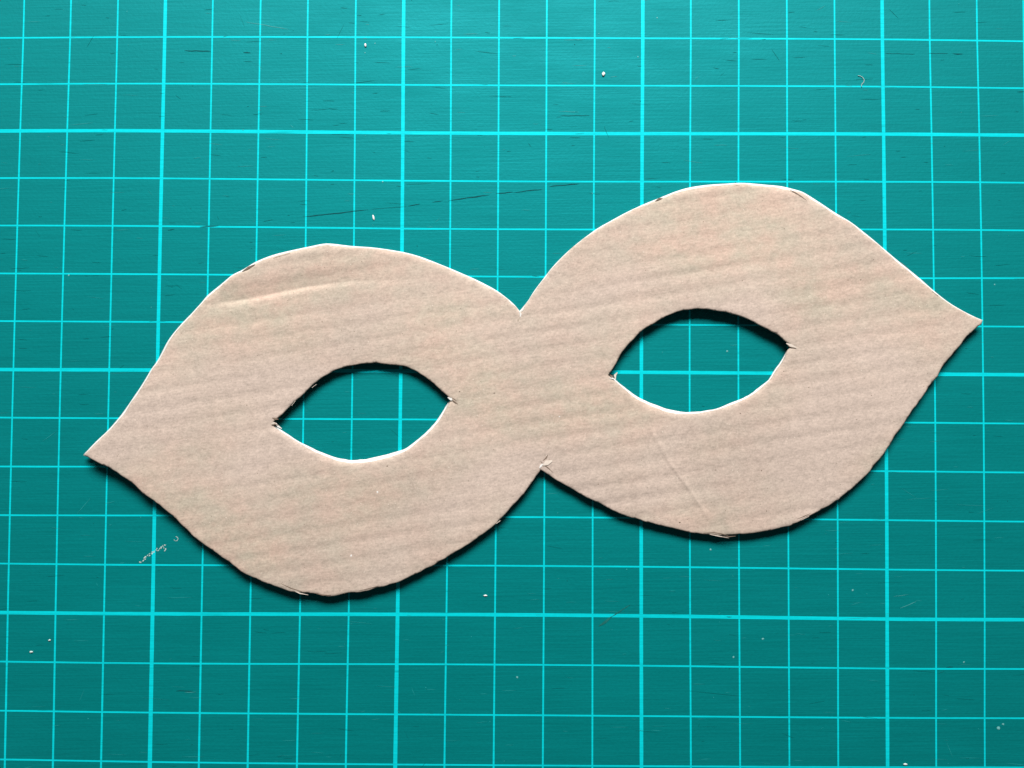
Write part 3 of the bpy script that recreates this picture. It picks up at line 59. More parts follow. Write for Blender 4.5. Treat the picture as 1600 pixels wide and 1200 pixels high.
COLUMN_DEV = {-3:[0.27,0.11,0.0,-0.06,-0.08,-0.05,0.03,0.15,0.24],-2:[0.12,-0.05,-0.17,-0.23,-0.25,-0.22,-0.15,-0.02,0.08],-1:[0.01,-0.07,-0.13,-0.17,-0.19,-0.2,-0.18,-0.14,-0.11],0:[-0.02,-0.09,-0.15,-0.19,-0.21,-0.22,-0.21,-0.18,-0.15],1:[-0.05,-0.06,-0.07,-0.09,-0.1,-0.12,-0.14,-0.15,-0.17],2:[-0.01,-0.04,-0.06,-0.09,-0.11,-0.14,-0.16,-0.19,-0.2],3:[-0.08,0.05,0.14,0.18,0.18,0.14,0.04,-0.09,-0.19],4:[-0.02,0.1,0.17,0.21,0.19,0.13,0.03,-0.13,-0.23],5:[0.03,0.12,0.18,0.2,0.18,0.13,0.05,-0.07,-0.15],6:[0.02,0.11,0.17,0.19,0.18,0.14,0.06,-0.05,-0.12],7:[0.02,0.06,0.08,0.09,0.08,0.05,0.0,-0.06,-0.1],8:[0.01,0.02,0.02,0.01,0.0,-0.01,-0.03,-0.06,-0.08],9:[0.05,-0.01,-0.05,-0.08,-0.08,-0.08,-0.05,-0.01,0.02],10:[0.1,0.0,-0.07,-0.11,-0.13,-0.12,-0.09,-0.03,0.01],11:[0.13,-0.0,-0.1,-0.16,-0.18,-0.16,-0.1,-0.01,0.06],12:[0.15,0.03,-0.05,-0.11,-0.13,-0.11,-0.07,0.01,0.06],13:[0.19,0.14,0.09,0.06,0.03,0.02,0.02,0.03,0.04],14:[0.14,0.18,0.2,0.2,0.17,0.13,0.06,-0.04,-0.09],15:[0.09,0.18,0.23,0.25,0.23,0.18,0.09,-0.02,-0.1],16:[-0.05,0.13,0.25,0.31,0.3,0.22,0.07,-0.14,-0.27],17:[-0.18,0.03,0.17,0.23,0.22,0.12,-0.04,-0.29,-0.44],18:[-0.47,-0.47,-0.47,-0.47,-0.47,-0.47,-0.47,-0.47,-0.47]}
ROW_DEV = {2:[-0.51,-0.36,-0.19,-0.08,-0.02,0.01,0.02,0.02,0.02,0.03,0.04,0.05,0.04,-0.03,-0.18,-0.35],1:[-0.35,-0.19,-0.05,-0.0,-0.01,-0.03,-0.06,-0.07,-0.06,-0.04,-0.0,0.03,0.04,-0.0,-0.12,-0.24],0:[-0.24,-0.09,0.01,0.0,-0.05,-0.12,-0.17,-0.19,-0.18,-0.14,-0.08,-0.02,0.02,0.02,-0.04,-0.12],-1:[-0.14,-0.04,0.02,-0.01,-0.09,-0.17,-0.24,-0.28,-0.27,-0.23,-0.16,-0.08,-0.01,0.03,0.01,-0.06],-2:[-0.1,-0.03,-0.0,-0.05,-0.13,-0.21,-0.28,-0.31,-0.3,-0.25,-0.17,-0.08,0.01,0.06,0.04,-0.04],-3:[-0.09,-0.08,-0.08,-0.1,-0.11,-0.13,-0.16,-0.18,-0.19,-0.2,-0.19,-0.17,-0.13,-0.07,0.02,0.08],-4:[-0.02,-0.03,-0.03,-0.02,-0.02,-0.02,-0.02,-0.02,-0.01,-0.01,-0.01,-0.0,0.0,0.01,0.01,0.02],-5:[-0.09,-0.07,-0.02,0.01,0.04,0.06,0.08,0.09,0.1,0.11,0.11,0.1,0.1,0.09,0.08,0.07],-6:[-0.03,-0.03,-0.02,0.01,0.04,0.08,0.11,0.14,0.16,0.16,0.15,0.14,0.11,0.08,0.04,0.01],-7:[-0.13,-0.09,-0.01,0.05,0.1,0.14,0.17,0.19,0.2,0.2,0.18,0.15,0.12,0.07,0.01,-0.03],-8:[-0.12,-0.09,-0.01,0.06,0.11,0.15,0.19,0.21,0.21,0.21,0.19,0.16,0.12,0.06,-0.02,-0.06],-9:[0.03,-0.03,-0.09,-0.07,0.0,0.09,0.18,0.24,0.27,0.26,0.21,0.15,0.07,-0.0,-0.03,-0.02],-10:[0.02,-0.01,-0.04,-0.01,0.06,0.14,0.22,0.28,0.3,0.28,0.22,0.12,0.02,-0.04,-0.0,0.08],-11:[0.1,0.02,-0.07,-0.08,-0.04,0.04,0.12,0.17,0.2,0.19,0.14,0.07,-0.0,-0.03,0.04,0.13],-12:[0.15,0.09,-0.01,-0.05,-0.06,-0.04,-0.02,0.0,0.02,0.02,0.02,0.01,0.02,0.06,0.14,0.21],-13:[0.34,0.25,0.09,-0.01,-0.07,-0.09,-0.1,-0.09,-0.07,-0.04,-0.01,0.03,0.09,0.17,0.28,0.36]}

# ------------------------------------------------------------------ materials
def mat(name):
    m = bpy.data.materials.new(name)
    m.use_nodes = True
    nt = m.node_tree
    return m, nt, nt.nodes["Principled BSDF"]

def N(nt, kind, **kw):
    n = nt.nodes.new(kind)
    for k, v in kw.items():
        setattr(n, k, v)
    return n

def coords(nt, scale, rot=0.0):
    tc = N(nt, "ShaderNodeTexCoord")
    mp = N(nt, "ShaderNodeMapping")
    mp.vector_type = 'POINT'
    mp.inputs["Scale"].default_value = scale
    if rot:
        r = N(nt, "ShaderNodeMapping")
        r.inputs["Rotation"].default_value = (0, 0, rot)
        nt.links.new(tc.outputs["Object"], r.inputs[0])
        nt.links.new(r.outputs[0], mp.inputs[0])
    else:
        nt.links.new(tc.outputs["Object"], mp.inputs[0])
    return mp.outputs[0]

def noise_tex(nt, scale, detail=3, rough=0.6, rot=0.0):
    n = N(nt, "ShaderNodeTexNoise")
    n.inputs["Scale"].default_value = 1.0
    n.inputs["Detail"].default_value = detail
    n.inputs["Roughness"].default_value = rough
    nt.links.new(coords(nt, scale, rot), n.inputs["Vector"])
    return n.outputs[0]

def remap(nt, sock, a, b, c, d, clamp=True):
    n = N(nt, "ShaderNodeMapRange", clamp=clamp)
    for i, v in zip((1, 2, 3, 4), (a, b, c, d)):
        n.inputs[i].default_value = v
    nt.links.new(sock, n.inputs[0])
    return n.outputs[0]

def math_(nt, op, a, b):
    n = N(nt, "ShaderNodeMath", operation=op)
    for i, v in enumerate((a, b)):
        if isinstance(v, (int, float)):
            n.inputs[i].default_value = v
        else:
            nt.links.new(v, n.inputs[i])
    return n.outputs[0]

def mix(nt, fac, a, b, mode='MIX'):
    n = N(nt, "ShaderNodeMix", data_type='RGBA', blend_type=mode)
    for i, v in zip((0, 6, 7), (fac, a, b)):
        if isinstance(v, (int, float)):
            n.inputs[i].default_value = v
        elif isinstance(v, tuple):
            n.inputs[i].default_value = v if len(v) == 4 else v + (1,)
        else:
            nt.links.new(v, n.inputs[i])
    return n.outputs[2]

def scale_col(nt, col, fac):
    n = N(nt, "ShaderNodeVectorMath", operation='SCALE')
    if isinstance(col, tuple):
        n.inputs[0].default_value = col
    else:
        nt.links.new(col, n.inputs[0])
    nt.links.new(fac, n.inputs["Scale"])
    return n.outputs[0]

def bump(nt, bsdf, sock, dist, strength=1.0):
    b = N(nt, "ShaderNodeBump")
    b.inputs["Strength"].default_value = strength
    b.inputs["Distance"].default_value = dist
    nt.links.new(sock, b.inputs["Height"])
    nt.links.new(b.outputs[0], bsdf.inputs["Normal"])

TEAL = (0.0010, 0.135, 0.133)
TINT = (0.025, 0.85, 1.0, 1)

def streaks(nt):
    fine = noise_tex(nt, (70, 2300, 1), 4, 0.65, math.radians(-1.2))
    mid = noise_tex(nt, (45, 600, 1), 3, 0.6, math.radians(1.5))
    broad = noise_tex(nt, (26, 34, 1), 3, 0.55)
    grain = noise_tex(nt, (1500, 1500, 1), 2, 0.6)
    a = math_(nt, 'ADD', remap(nt, fine, 0.25, 0.75, -0.085, 0.085), remap(nt, mid, 0.25, 0.75, -0.05, 0.05))
    b = math_(nt, 'ADD', remap(nt, broad, 0.3, 0.7, -0.035, 0.035), remap(nt, grain, 0.25, 0.75, -0.05, 0.05))
    return math_(nt, 'ADD', math_(nt, 'ADD', a, b), 1.0), fine, grain

mat_surface, nt, bs = mat("teal_pvc")
var, fine, grain = streaks(nt)
nt.links.new(scale_col(nt, TEAL, var), bs.inputs["Base Color"])
nt.links.new(remap(nt, noise_tex(nt, (45, 160, 1), 4, 0.6), 0.3, 0.7, 0.53, 0.67), bs.inputs["Roughness"])
bs.inputs["Specular IOR Level"].default_value = 0.8
bs.inputs["Specular Tint"].default_value = TINT
bump(nt, bs, math_(nt, 'ADD', math_(nt, 'MULTIPLY', fine, 0.7), math_(nt, 'MULTIPLY', grain, 0.5)), 0.00006)

ink, nt, bs = mat("cyan_ink")
var, fine, grain = streaks(nt)
wear = noise_tex(nt, (55, 1900, 1), 5, 0.7)
patch = noise_tex(nt, (60, 60, 1), 2, 0.5)
wf = remap(nt, math_(nt, 'ADD', wear, math_(nt, 'MULTIPLY', patch, 0.35)), 0.76, 0.96, 0.0, 0.65)
cy = mix(nt, wf, (0.002, 0.50, 0.555), TEAL)
nt.links.new(scale_col(nt, cy, var), bs.inputs["Base Color"])
bs.inputs["Roughness"].default_value = 0.5
bs.inputs["Specular Tint"].default_value = TINT
bump(nt, bs, fine, 0.00005)

FLUTE = math.radians(9.0)
kraft, nt, bs = mat("kraft_paper")
blotch = noise_tex(nt, (120, 160, 1), 4, 0.6, -FLUTE)
cloud = noise_tex(nt, (22, 40, 1), 2, 0.5, -FLUTE)
fibre = noise_tex(nt, (700, 2500, 1), 4, 0.75, -FLUTE)
fibre2 = noise_tex(nt, (2100, 1900, 1), 3, 0.85, 0.5)
band = noise_tex(nt, (14, 420, 1), 3, 0.6, -FLUTE)
hue = mix(nt, remap(nt, blotch, 0.36, 0.64, 0, 1), (0.402, 0.345, 0.274), (0.462, 0.342, 0.276))
hue = mix(nt, remap(nt, cloud, 0.38, 0.62, 0, 1), hue, (0.448, 0.358, 0.304), 'MIX')
v = math_(nt, 'ADD', remap(nt, fibre, 0.2, 0.8, -0.21, 0.21), remap(nt, fibre2, 0.25, 0.75, -0.20, 0.20))
v = math_(nt, 'ADD', v, remap(nt, band, 0.3, 0.7, -0.03, 0.03))
mid = noise_tex(nt, (520, 900, 1), 3, 0.65, -FLUTE)
wide = noise_tex(nt, (35, 50, 1), 3, 0.6, 0.8)
v = math_(nt, 'ADD', v, remap(nt, mid, 0.3, 0.7, -0.10, 0.10))
v = math_(nt, 'ADD', v, remap(nt, wide, 0.3, 0.7, -0.065, 0.065))
v = math_(nt, 'ADD', v, 1.0)
nt.links.new(scale_col(nt, hue, v), bs.inputs["Base Color"])
bs.inputs["Roughness"].default_value = 0.78
bs.inputs["Specular IOR Level"].default_value = 0.25

def plain(name, col, rough=0.8, var=0.12, sc=1800, spec=0.3):
    m, nt, bs = mat(name)
    n = noise_tex(nt, (sc, sc, sc), 3, 0.6)
    nt.links.new(scale_col(nt, col, remap(nt, n, 0.25, 0.75, 1 - var, 1 + var)), bs.inputs["Base Color"])
    bs.inputs["Roughness"].default_value = rough
    bs.inputs["Specular IOR Level"].default_value = spec
    return m

white_liner = plain("white_liner", (0.64, 0.65, 0.64), 0.7, 0.05)
flute_paper = plain("flute_paper", (0.23, 0.165, 0.12), 0.85)
torn_paper = plain("torn_paper", (0.58, 0.50, 0.43))
torn_white = plain("torn_white", (0.66, 0.64, 0.61), 0.8, 0.08)
fray_gap_shade = plain("torn_fibre_gap_shade", (0.16, 0.115, 0.085))  # brown for frayed fibre and for shade painted into slits and gaps
fleck_dark = plain("dark_fleck", (0.17, 0.125, 0.095))
fleck_mid = plain("brown_fleck", (0.34, 0.278, 0.222))
fleck_light = plain("pale_fleck", (0.57, 0.49, 0.41))
crumb_white = plain("crumb_paper", (0.72, 0.72, 0.71), 0.7, 0.06)
cut_dark = plain("cut_dark", (0.004, 0.062, 0.068), 0.6, spec=0.04)
cut_mid = plain("cut_mid", (0.004, 0.135, 0.14), 0.6, spec=0.04)
smudge = plain("olive_smudge", (0.012, 0.115, 0.105), 0.6, 0.25, 900, spec=0.04)
scrape_light = plain("scrape_light", (0.05, 0.29, 0.29), 0.6)
scrape_pale = plain("scrape_pale", (0.42, 0.52, 0.50), 0.7, 0.25, 2600)

# ------------------------------------------------------------------ helpers
def tag(o, label=None, cat=None, group=None, kind=None):
    for k, v in (("label", label), ("category", cat), ("group", group), ("kind", kind)):
        if v:
            o[k] = v

def empty(name, loc, label, cat, group=None):
    o = bpy.data.objects.new(name, None)
    o.empty_display_size = 0.01
    COL.objects.link(o)
    o.location = Vector(loc) * MM
    tag(o, label, cat, group)
    return o

def mesh_obj(name, verts, faces, materials, parent=None, smooth=False, idx=None):
    me = bpy.data.meshes.new(name)
    me.from_pydata([(x * MM, y * MM, z * MM) for x, y, z in verts], [], faces)
    for m in (materials if isinstance(materials, list) else [materials]):
        me.materials.append(m)
    if idx is not None:
        me.polygons.foreach_set("material_index", idx)
    if smooth:
        me.polygons.foreach_set("use_smooth", [True] * len(me.polygons))
    me.update()
    o = bpy.data.objects.new(name, me)
    COL.objects.link(o)
    if parent:
        o.parent = parent
    return o

# ------------------------------------------------------------------ cutting mat
board = empty("cutting_mat", (0, 0, -3), "worn teal green cutting mat printed with a bright cyan square grid, under the cardboard mask", "cutting mat")

def mat_sheet():
    x0, x1, y0, y1, r, b = -150, 300, -245, 130, 6, 0.5
    def ring(inset, z):
        pts = []
        for cx, cy, a0 in ((x1 - r, y1 - r, 0), (x0 + r, y1 - r, 90), (x0 + r, y0 + r, 180), (x1 - r, y0 + r, 270)):
            for k in range(7):
                a = math.radians(a0 + 15 * k)
                pts.append((cx + (r - inset) * math.cos(a), cy + (r - inset) * math.sin(a), z))
        return pts
    rings = [ring(0, 0), ring(0, 3 - b), ring(b * 0.3, 3 - b * 0.3), ring(b, 3)]
    n = len(rings[0])
    v = [p for rg in rings for p in rg]
    f = []
    for k in range(len(rings) - 1):
        for i in range(n):
            j = (i + 1) % n
            f.append((k * n + i, k * n + j, (k + 1) * n + j, (k + 1) * n + i))
    f.append(tuple(range(n - 1, -1, -1)))
    f.append(tuple(range((len(rings) - 1) * n, len(rings) * n)))
    return v, f

v, f = mat_sheet()
mesh_obj("sheet", v, f, mat_surface, board)
TOP = 3.0      # height of the mat's surface in the mat's own frame

def strip(path, widths, z):
    v, f = [], []
    for i, (x, y) in enumerate(path):
        xa, ya = path[max(i - 1, 0)]
        xb, yb = path[min(i + 1, len(path) - 1)]
        d = math.hypot(xb - xa, yb - ya) or 1
        nx, ny = -(yb - ya) / d, (xb - xa) / d
        w = widths[i] / 2
        v += [(x + nx * w, y + ny * w, z), (x - nx * w, y - ny * w, z)]
    for i in range(len(path) - 1):
        a = 2 * i
        f.append((a, a + 1, a + 3, a + 2))
    return v, f

YS = list(range(20, -141, -20))
XS = list(range(-40, 191, 15))
X0, X1, Y0, Y1 = -10, 25, -20, 10      # printed grid, in centimetre squares
def dev(table, k, grid, t):
    kk = min(max(k, min(table)), max(table))
    g, d = (grid, table[kk]) if grid[0] < grid[-1] else (grid[::-1], table[kk][::-1])
    return float(np.interp(t, g, d))

def grid_line(path, major, z, grow=None):
    base = 0.72 if major else 0.34
    w = []
    for i, (x, y) in enumerate(path):
        k = 1 + 0.10 * noise.noise(Vector((x * 0.35, y * 0.35, z * 900)))
        if grow:
            k *= 1 + 0.22 * min(max((-y - 75) / 60, 0), 1) * min(max((120 - x) / 120, 0), 1)
        w.append(base * k)
    v, f = strip(path, w, z)
    return mesh_obj("grid_line", v, f, ink, board)

far = []
for X in range(X0, X1 + 1):
    ys = np.arange(Y0 * 10, Y1 * 10 + 0.1, 2.5)
    path = [(10 * X + dev(COLUMN_DEV, X, YS, y), float(y)) for y in ys]
    if -5 <= X <= 20:
        grid_line(path, X % 5 == 0, TOP + 0.030, True)
    else:
        far.append((path, 0.8 if X % 5 == 0 else 0.43, TOP + 0.030))
for Y in range(Y0, Y1 + 1):
    xs = np.arange(X0 * 10, X1 * 10 + 0.1, 2.5)
    path = [(float(x), 10 * Y + dev(ROW_DEV, Y, XS, x)) for x in xs]
    if -15 <= Y <= 4:
        grid_line(path, Y % 5 == 0, TOP + 0.018)
    else:
        far.append((path, 0.8 if Y % 5 == 0 else 0.43, TOP + 0.018))
av, af = [], []
for path, w, z in far:
    v, f = strip(path, [w] * len(path), z)
    af += [tuple(i + len(av) for i in q) for q in f]
    av += v
o = mesh_obj("outer_grid", av, af, ink, board)
tag(o, kind="stuff")

# knife cuts, smudges and scuffs in the surface
def cut(name, pts, w, m, z=0.045, jag=0.05):
    path, ws = [], []
    for (xa, ya), (xb, yb) in zip(pts[:-1], pts[1:]):
        n = max(2, int(math.hypot(xb - xa, yb - ya) / 0.8))
        for k in range(n):
            t = k / n
            path.append((xa + (xb - xa) * t + rnd.uniform(-jag, jag) * .5, ya + (yb - ya) * t + rnd.uniform(-jag, jag)))
    path.append(pts[-1])
    for i in range(len(path)):
        t = i / (len(path) - 1)
        ws.append(0.75 * w * max(0.12, min(1, 6 * t, 6 * (1 - t))) * rnd.uniform(0.6, 1.1))
    v, f = strip(path, ws, TOP + z)
    return mesh_obj(name, v, f, m, board)

for pts, w, m in (
    ([(8.0, -20.1), (12.0, -19.9)], 0.45, cut_mid), ([(1.4, -20.9), (2.8, -20.6)], 0.30, cut_dark),
    ([(21.3, -18.9), (23.3, -18.5)], 0.28, cut_mid), ([(29.5, -17.9), (36.0, -17.2), (43.3, -16.3)], 0.24, cut_dark),
    ([(43.3, -16.3), (51.4, -15.6)], 0.10, cut_mid), ([(51.4, -15.6), (53.9, -15.1)], 0.22, cut_dark),
    ([(56.2, -14.7), (58.6, -14.4)], 0.20, cut_dark), ([(59.7, -14.4), (63.5, -13.8), (68.3, -13.1)], 0.27, cut_dark),
    ([(69.6, -12.9), (73.2, -12.5)], 0.22, cut_dark), ([(73.2, -12.6), (79.3, -11.9)], 0.20, cut_dark),
    ([(80.7, -11.3), (86.9, -10.7)], 0.24, cut_dark), ([(4.1, 17.0), (9.8, 16.9)], 0.28, cut_dark),
    ([(16.5, 16.7), (18.1, 16.6)], 0.34, cut_dark), ([(150.6, 17.1), (156.9, 16.9)], 0.18, cut_mid),
    ([(159.6, 17.1), (163.8, 17.1)], 0.22, cut_mid), ([(164.6, 17.0), (166.9, 17.0)], 0.30, cut_dark),
    ([(82.9, 3.6), (89.1, 3.7)], 0.26, cut_mid), ([(178.0, 9.0), (179.7, 9.1)], 0.28, cut_dark),
    ([(162.0, -109.7), (163.5, -109.6)], 0.24, cut_dark), ([(160.5, -110.8), (161.7, -110.4)], 0.26, cut_mid),
    ([(4.9, -115.6), (8.4, -115.6)], 0.24, cut_dark), ([(85.4, -130.4), (87.3, -130.5)], 0.36, cut_dark),
    ([(117.3, -99.8), (118.4, -99.8)], 0.26, cut_dark),
):
    cut("cut_mark", pts, w, m)
for pts, w, m in (
    ([(97.7, -97.4), (95.6, -98.8), (93.8, -100.0)], 0.30, smudge), ([(93.9, -99.9), (92.6, -101.0), (91.2, -101.9)], 0.6, smudge),
):
    cut("smudge", pts, w, m, 0.05)
for pts, w in (
    ([(6.6, -115.9), (9.0, -115.8)], 0.14), ([(152.6, -97.9), (156.1, -96.4)], 0.14), ([(151.3, -95.4), (154.6, -95.0)], 0.10),
    ([(16.8, 23.2), (26.0, 21.6)], 0.10),
):
    cut("scrape_mark", pts, w, scrape_light, 0.04)

# the white chalky scuff by the left lobe: a broken row of flakes
def blot(cx, cy, r, z, seg=7, sq=1.0, ang=0.0):
    v = [(cx, cy, z + 0.02)]
    for k in range(seg):
        a = 2 * math.pi * k / seg
        rr = r * rnd.uniform(0.55, 1.2)
        x, y = rr * math.cos(a), rr * math.sin(a) * sq
        v.append((cx + x * math.cos(ang) - y * math.sin(ang), cy + x * math.sin(ang) + y * math.cos(ang), z))
    f = [(0, 1 + k, 1 + (k + 1) % seg) for k in range(seg)]
    return v, f

def joined(name, blots, materials, parent, idx=None, smooth=False):
    V, F, I = [], [], []
    for k, (v, f) in enumerate(blots):
        F += [tuple(i + len(V) for i in q) for q in f]
        V += v
        I += [idx[k] if idx else 0] * len(f)
    return mesh_obj(name, V, F, materials, parent, smooth, I)

bl = []
path = [(-3.1, -89.7), (-2.1, -88.9), (-1.0, -87.9), (0.1, -87.2), (1.2, -86.7), (2.2, -85.9)]
for (xa, ya), (xb, yb) in zip(path[:-1], path[1:]):
    for k in range(9):
        t = rnd.random()
        bl.append(blot(xa + (xb - xa) * t + rnd.gauss(0, .13), ya + (yb - ya) * t + rnd.gauss(0, .13), rnd.uniform(0.08, 0.22), TOP + 0.04, 6, 0.6, 0.7))
for k in range(6):
    bl.append(blot(2.1 + rnd.gauss(0, .12), -86.6 - 0.12 * k, rnd.uniform(0.08, 0.16), TOP + 0.04, 6))
for k in range(16):
    a = -2.6 + 4.2 * k / 15
    bl.append(blot(4.3 + 0.42 * math.cos(a), -84.7 + 0.42 * math.sin(a), rnd.uniform(0.05, 0.10), TOP + 0.04, 6))
o = joined("chalky_scuff", bl, scrape_pale, board)

# hair-fine scratches and dust that nobody would count
bl, ids = [], []
for k in range(900):
    x, y = rnd.uniform(-45, 195), rnd.uniform(-140, 32)
    L = abs(rnd.gauss(0, 2.2)) + 0.4
    a = rnd.gauss(0, 0.07) if rnd.random() < 0.9 else rnd.uniform(-1.2, 1.2)
    dx, dy = L / 2 * math.cos(a), L / 2 * math.sin(a)
    w = rnd.uniform(0.035, 0.085)
    dark = rnd.random() < (0.62 if y > -50 else 0.30)
    p = [(x - dx, y - dy), (x - dx * .3, y - dy * .3 + rnd.gauss(0, .03)), (x + dx * .3, y + dy * .3 + rnd.gauss(0, .03)), (x + dx, y + dy)]
    bl.append(strip(p, [w * .2, w, w, w * .2], TOP + 0.036))
    ids.append(0 if dark else 1)
for k in range(100):
    bl.append(blot(rnd.uniform(-40, 190), rnd.uniform(-138, 30), rnd.uniform(0.05, 0.16), TOP + 0.038, 5))
    ids.append(1 if rnd.random() < 0.65 else 0)
sc_dark = plain("scratch_dark", (0.002, 0.115, 0.115), 0.5, spec=0.04)
sc_light = plain("scratch_light", (0.012, 0.262, 0.266), 0.5)
o = joined("fine_scratches", bl, [sc_dark, sc_light], board, ids)
tag(o, kind="stuff")
bl = [blot(x, y, r, TOP + 0.05, 6) for x, y, r in (
    (44.1, 18.7, .13), (99.1, 16.1, .15), (103.1, 24.4, .16), (46.0, -10.5, .18), (117.6, -45.4, .2), (172.8, -31.3, .17),
    (74.6, -112.3, .26), (124.7, -104.2, .27), (118.7, -107.9, .22), (143.1, -94.2, .24), (165.6, -108.6, .22), (172.5, -121.8, .35),
    (-19.0, -30.4, .18), (114.1, -86.1, .22), (42.0, 16.7, .12), (173.4, -121.0, .25))]
o = joined("dust_specks", bl, plain("grey_dust", (0.12, 0.36, 0.355), 0.7), board)
tag(o, kind="stuff")

# ------------------------------------------------------------------ the mask
mask = empty("eye_mask", (74, -64, 0), "flat brown corrugated cardboard eye mask, hand cut in two pointed lobes with almond eye holes", "mask")
mask_off = np.array([74.0, -64.0])
THICK = 1.8
U = np.array([math.cos(FLUTE), math.sin(FLUTE)])
W = np.array([-math.sin(FLUTE), math.cos(FLUTE)])
PITCH = 3.65

def curl(x, y):
    s = np.clip(1 - np.hypot(x + 14.9, y + 67.8) / 38, 0, 1)
    return (1.1 * s * s * (3 - 2 * s) + 0.6 * np.exp(-((x - 123.4) ** 2 + (y + 38.9) ** 2) / (2 * 22 ** 2))
            + 0.35 * np.exp(-((x - 26.1) ** 2 + (y + 89.5) ** 2) / (2 * 25 ** 2)))

def inside(P, loop):
    x, y = P[:, 0][:, None], P[:, 1][:, None]
    a, b = loop, np.roll(loop, -1, 0)
    c = (a[:, 1] > y) != (b[:, 1] > y)
    with np.errstate(divide='ignore', invalid='ignore'):
        xi = (b[:, 0] - a[:, 0]) * (y - a[:, 1]) / (b[:, 1] - a[:, 1]) + a[:, 0]
    return (np.count_nonzero(c & (x < xi), 1) % 2) == 1

def edge_dist(P, loops):
    """distance to the nearest outline point, and which point that is"""
    allp = np.vstack(loops)
    d = np.empty(len(P)); k = np.empty(len(P), int)
    for s in range(0, len(P), 3000):
        q = np.hypot(P[s:s + 3000, 0][:, None] - allp[:, 0], P[s:s + 3000, 1][:, None] - allp[:, 1])
        k[s:s + 3000] = q.argmin(1); d[s:s + 3000] = q.min(1)
    return d, k

def shrink(loop, d):
    t = np.roll(loop, -1, 0) - np.roll(loop, 1, 0)
    t /= np.hypot(t[:, 0], t[:, 1])[:, None] + 1e-9
    n = np.stack([t[:, 1], -t[:, 0]], 1)      # loops run clockwise seen from above: this points inward
    return loop + n * d

def triangulate(loops, pts):
    """outline loops (first outer, the rest holes) + free interior points -> points, triangles"""
    allp = [np.asarray(l) for l in loops] + [pts]
    P = np.vstack(allp)
    edges, s = [], 0
    for l in loops:
        n = len(l)
        edges += [(s + i, s + (i + 1) % n) for i in range(n)]
        s += n
    vo, eo, fo, *_ = delaunay_2d_cdt([Vector((float(x), float(y))) for x, y in P], edges, [], 0, 1e-4)
    V = np.array([(p.x, p.y) for p in vo])
    T = np.array([t for t in fo if len(t) == 3])
    c = V[T].mean(1)
    keep = inside(c, np.asarray(loops[0]))
    for h in loops[1:]:
        keep &= ~inside(c, np.asarray(h))
    T = T[keep]
    used = np.unique(T)
    re = -np.ones(len(V), int); re[used] = np.arange(len(used))
    return V[used], re[T]

def solid(name, V, T, ztop, zbot, m, smooth=True):
    n = len(V)
    P = np.c_[V - mask_off, ztop]
    Q = np.c_[V - mask_off, zbot]
    e = {}
    for a, b, c in T:
        for p, q in ((a, b), (b, c), (c, a)):
            if (q, p) in e:
                del e[(q, p)]
            else:
                e[(p, q)] = 1
    F = [tuple(int(i) for i in t) for t in T] + [tuple(int(i) + n for i in t[::-1]) for t in T]
    F += [(int(q), int(p), int(p) + n, int(q) + n) for p, q in e]
    o = mesh_obj(name, np.vstack([P, Q]).tolist(), F, m, mask, False)
    k = len(T)
    sm = [smooth] * (2 * k) + [False] * (len(F) - 2 * k)
    o.data.polygons.foreach_set("use_smooth", sm)
    return o

def field(loops, step_u, step_w, gap, jitter=0.0):
    u = np.arange(-120, 120, step_u); w = np.arange(-80, 80, step_w)
    g = np.stack(np.meshgrid(u, w), -1)
    if jitter:
        g[1::2, :, 0] += step_u / 2
        g += nrng.uniform(-jitter, jitter, g.shape)
    g = g.reshape(-1, 2)
    P = mask_off + g[:, :1] * U + g[:, 1:] * W
    ok = inside(P, loops[0])
    for h in loops[1:]:
        ok &= ~inside(P, h)
    P = P[ok]
    d, _ = edge_dist(P, loops)
    return P[d > gap]

fl = [np.array(a) for a in (OUTLINE_FACE, LEFT_EYE_FACE, RIGHT_EYE_FACE)]
rim = np.concatenate([a[:, 2] for a in fl])
face_loops = [a[:, :2] for a in fl]
back_loops = [np.array(a) for a in (OUTLINE_BACK, LEFT_EYE_BACK, RIGHT_EYE_BACK)]

CREASE = np.array([(10.3, -36.6), (15.3, -35.8), (20.6, -34.8), (24.5, -34.0), (29.7, -32.9), (35.0, -32.1), (40.2, -31.5), (46.8, -31.2), (56, -30.6)])
SCORE = np.array([(101.5, -62.0), (103.0, -64.5), (105.8, -69.2), (109.1, -73.5), (112.3, -78.3), (113.6, -80.2)])
def poly_dist(P, line):
    best = np.full(len(P), 1e9); side = np.zeros(len(P)); at = np.zeros(len(P))
    for i in range(len(line) - 1):
        a, b = line[i], line[i + 1]
        ab = b - a
        t = np.clip(((P - a) @ ab) / (ab @ ab), 0, 1)
        q = P - (a + t[:, None] * ab)
        d = np.hypot(q[:, 0], q[:, 1])
        k = d < best
        best[k] = d[k]
        side[k] = np.sign(ab[0] * q[k, 1] - ab[1] * q[k, 0])
        at[k] = (i + t[k]) / (len(line) - 1)
    return best, side, at

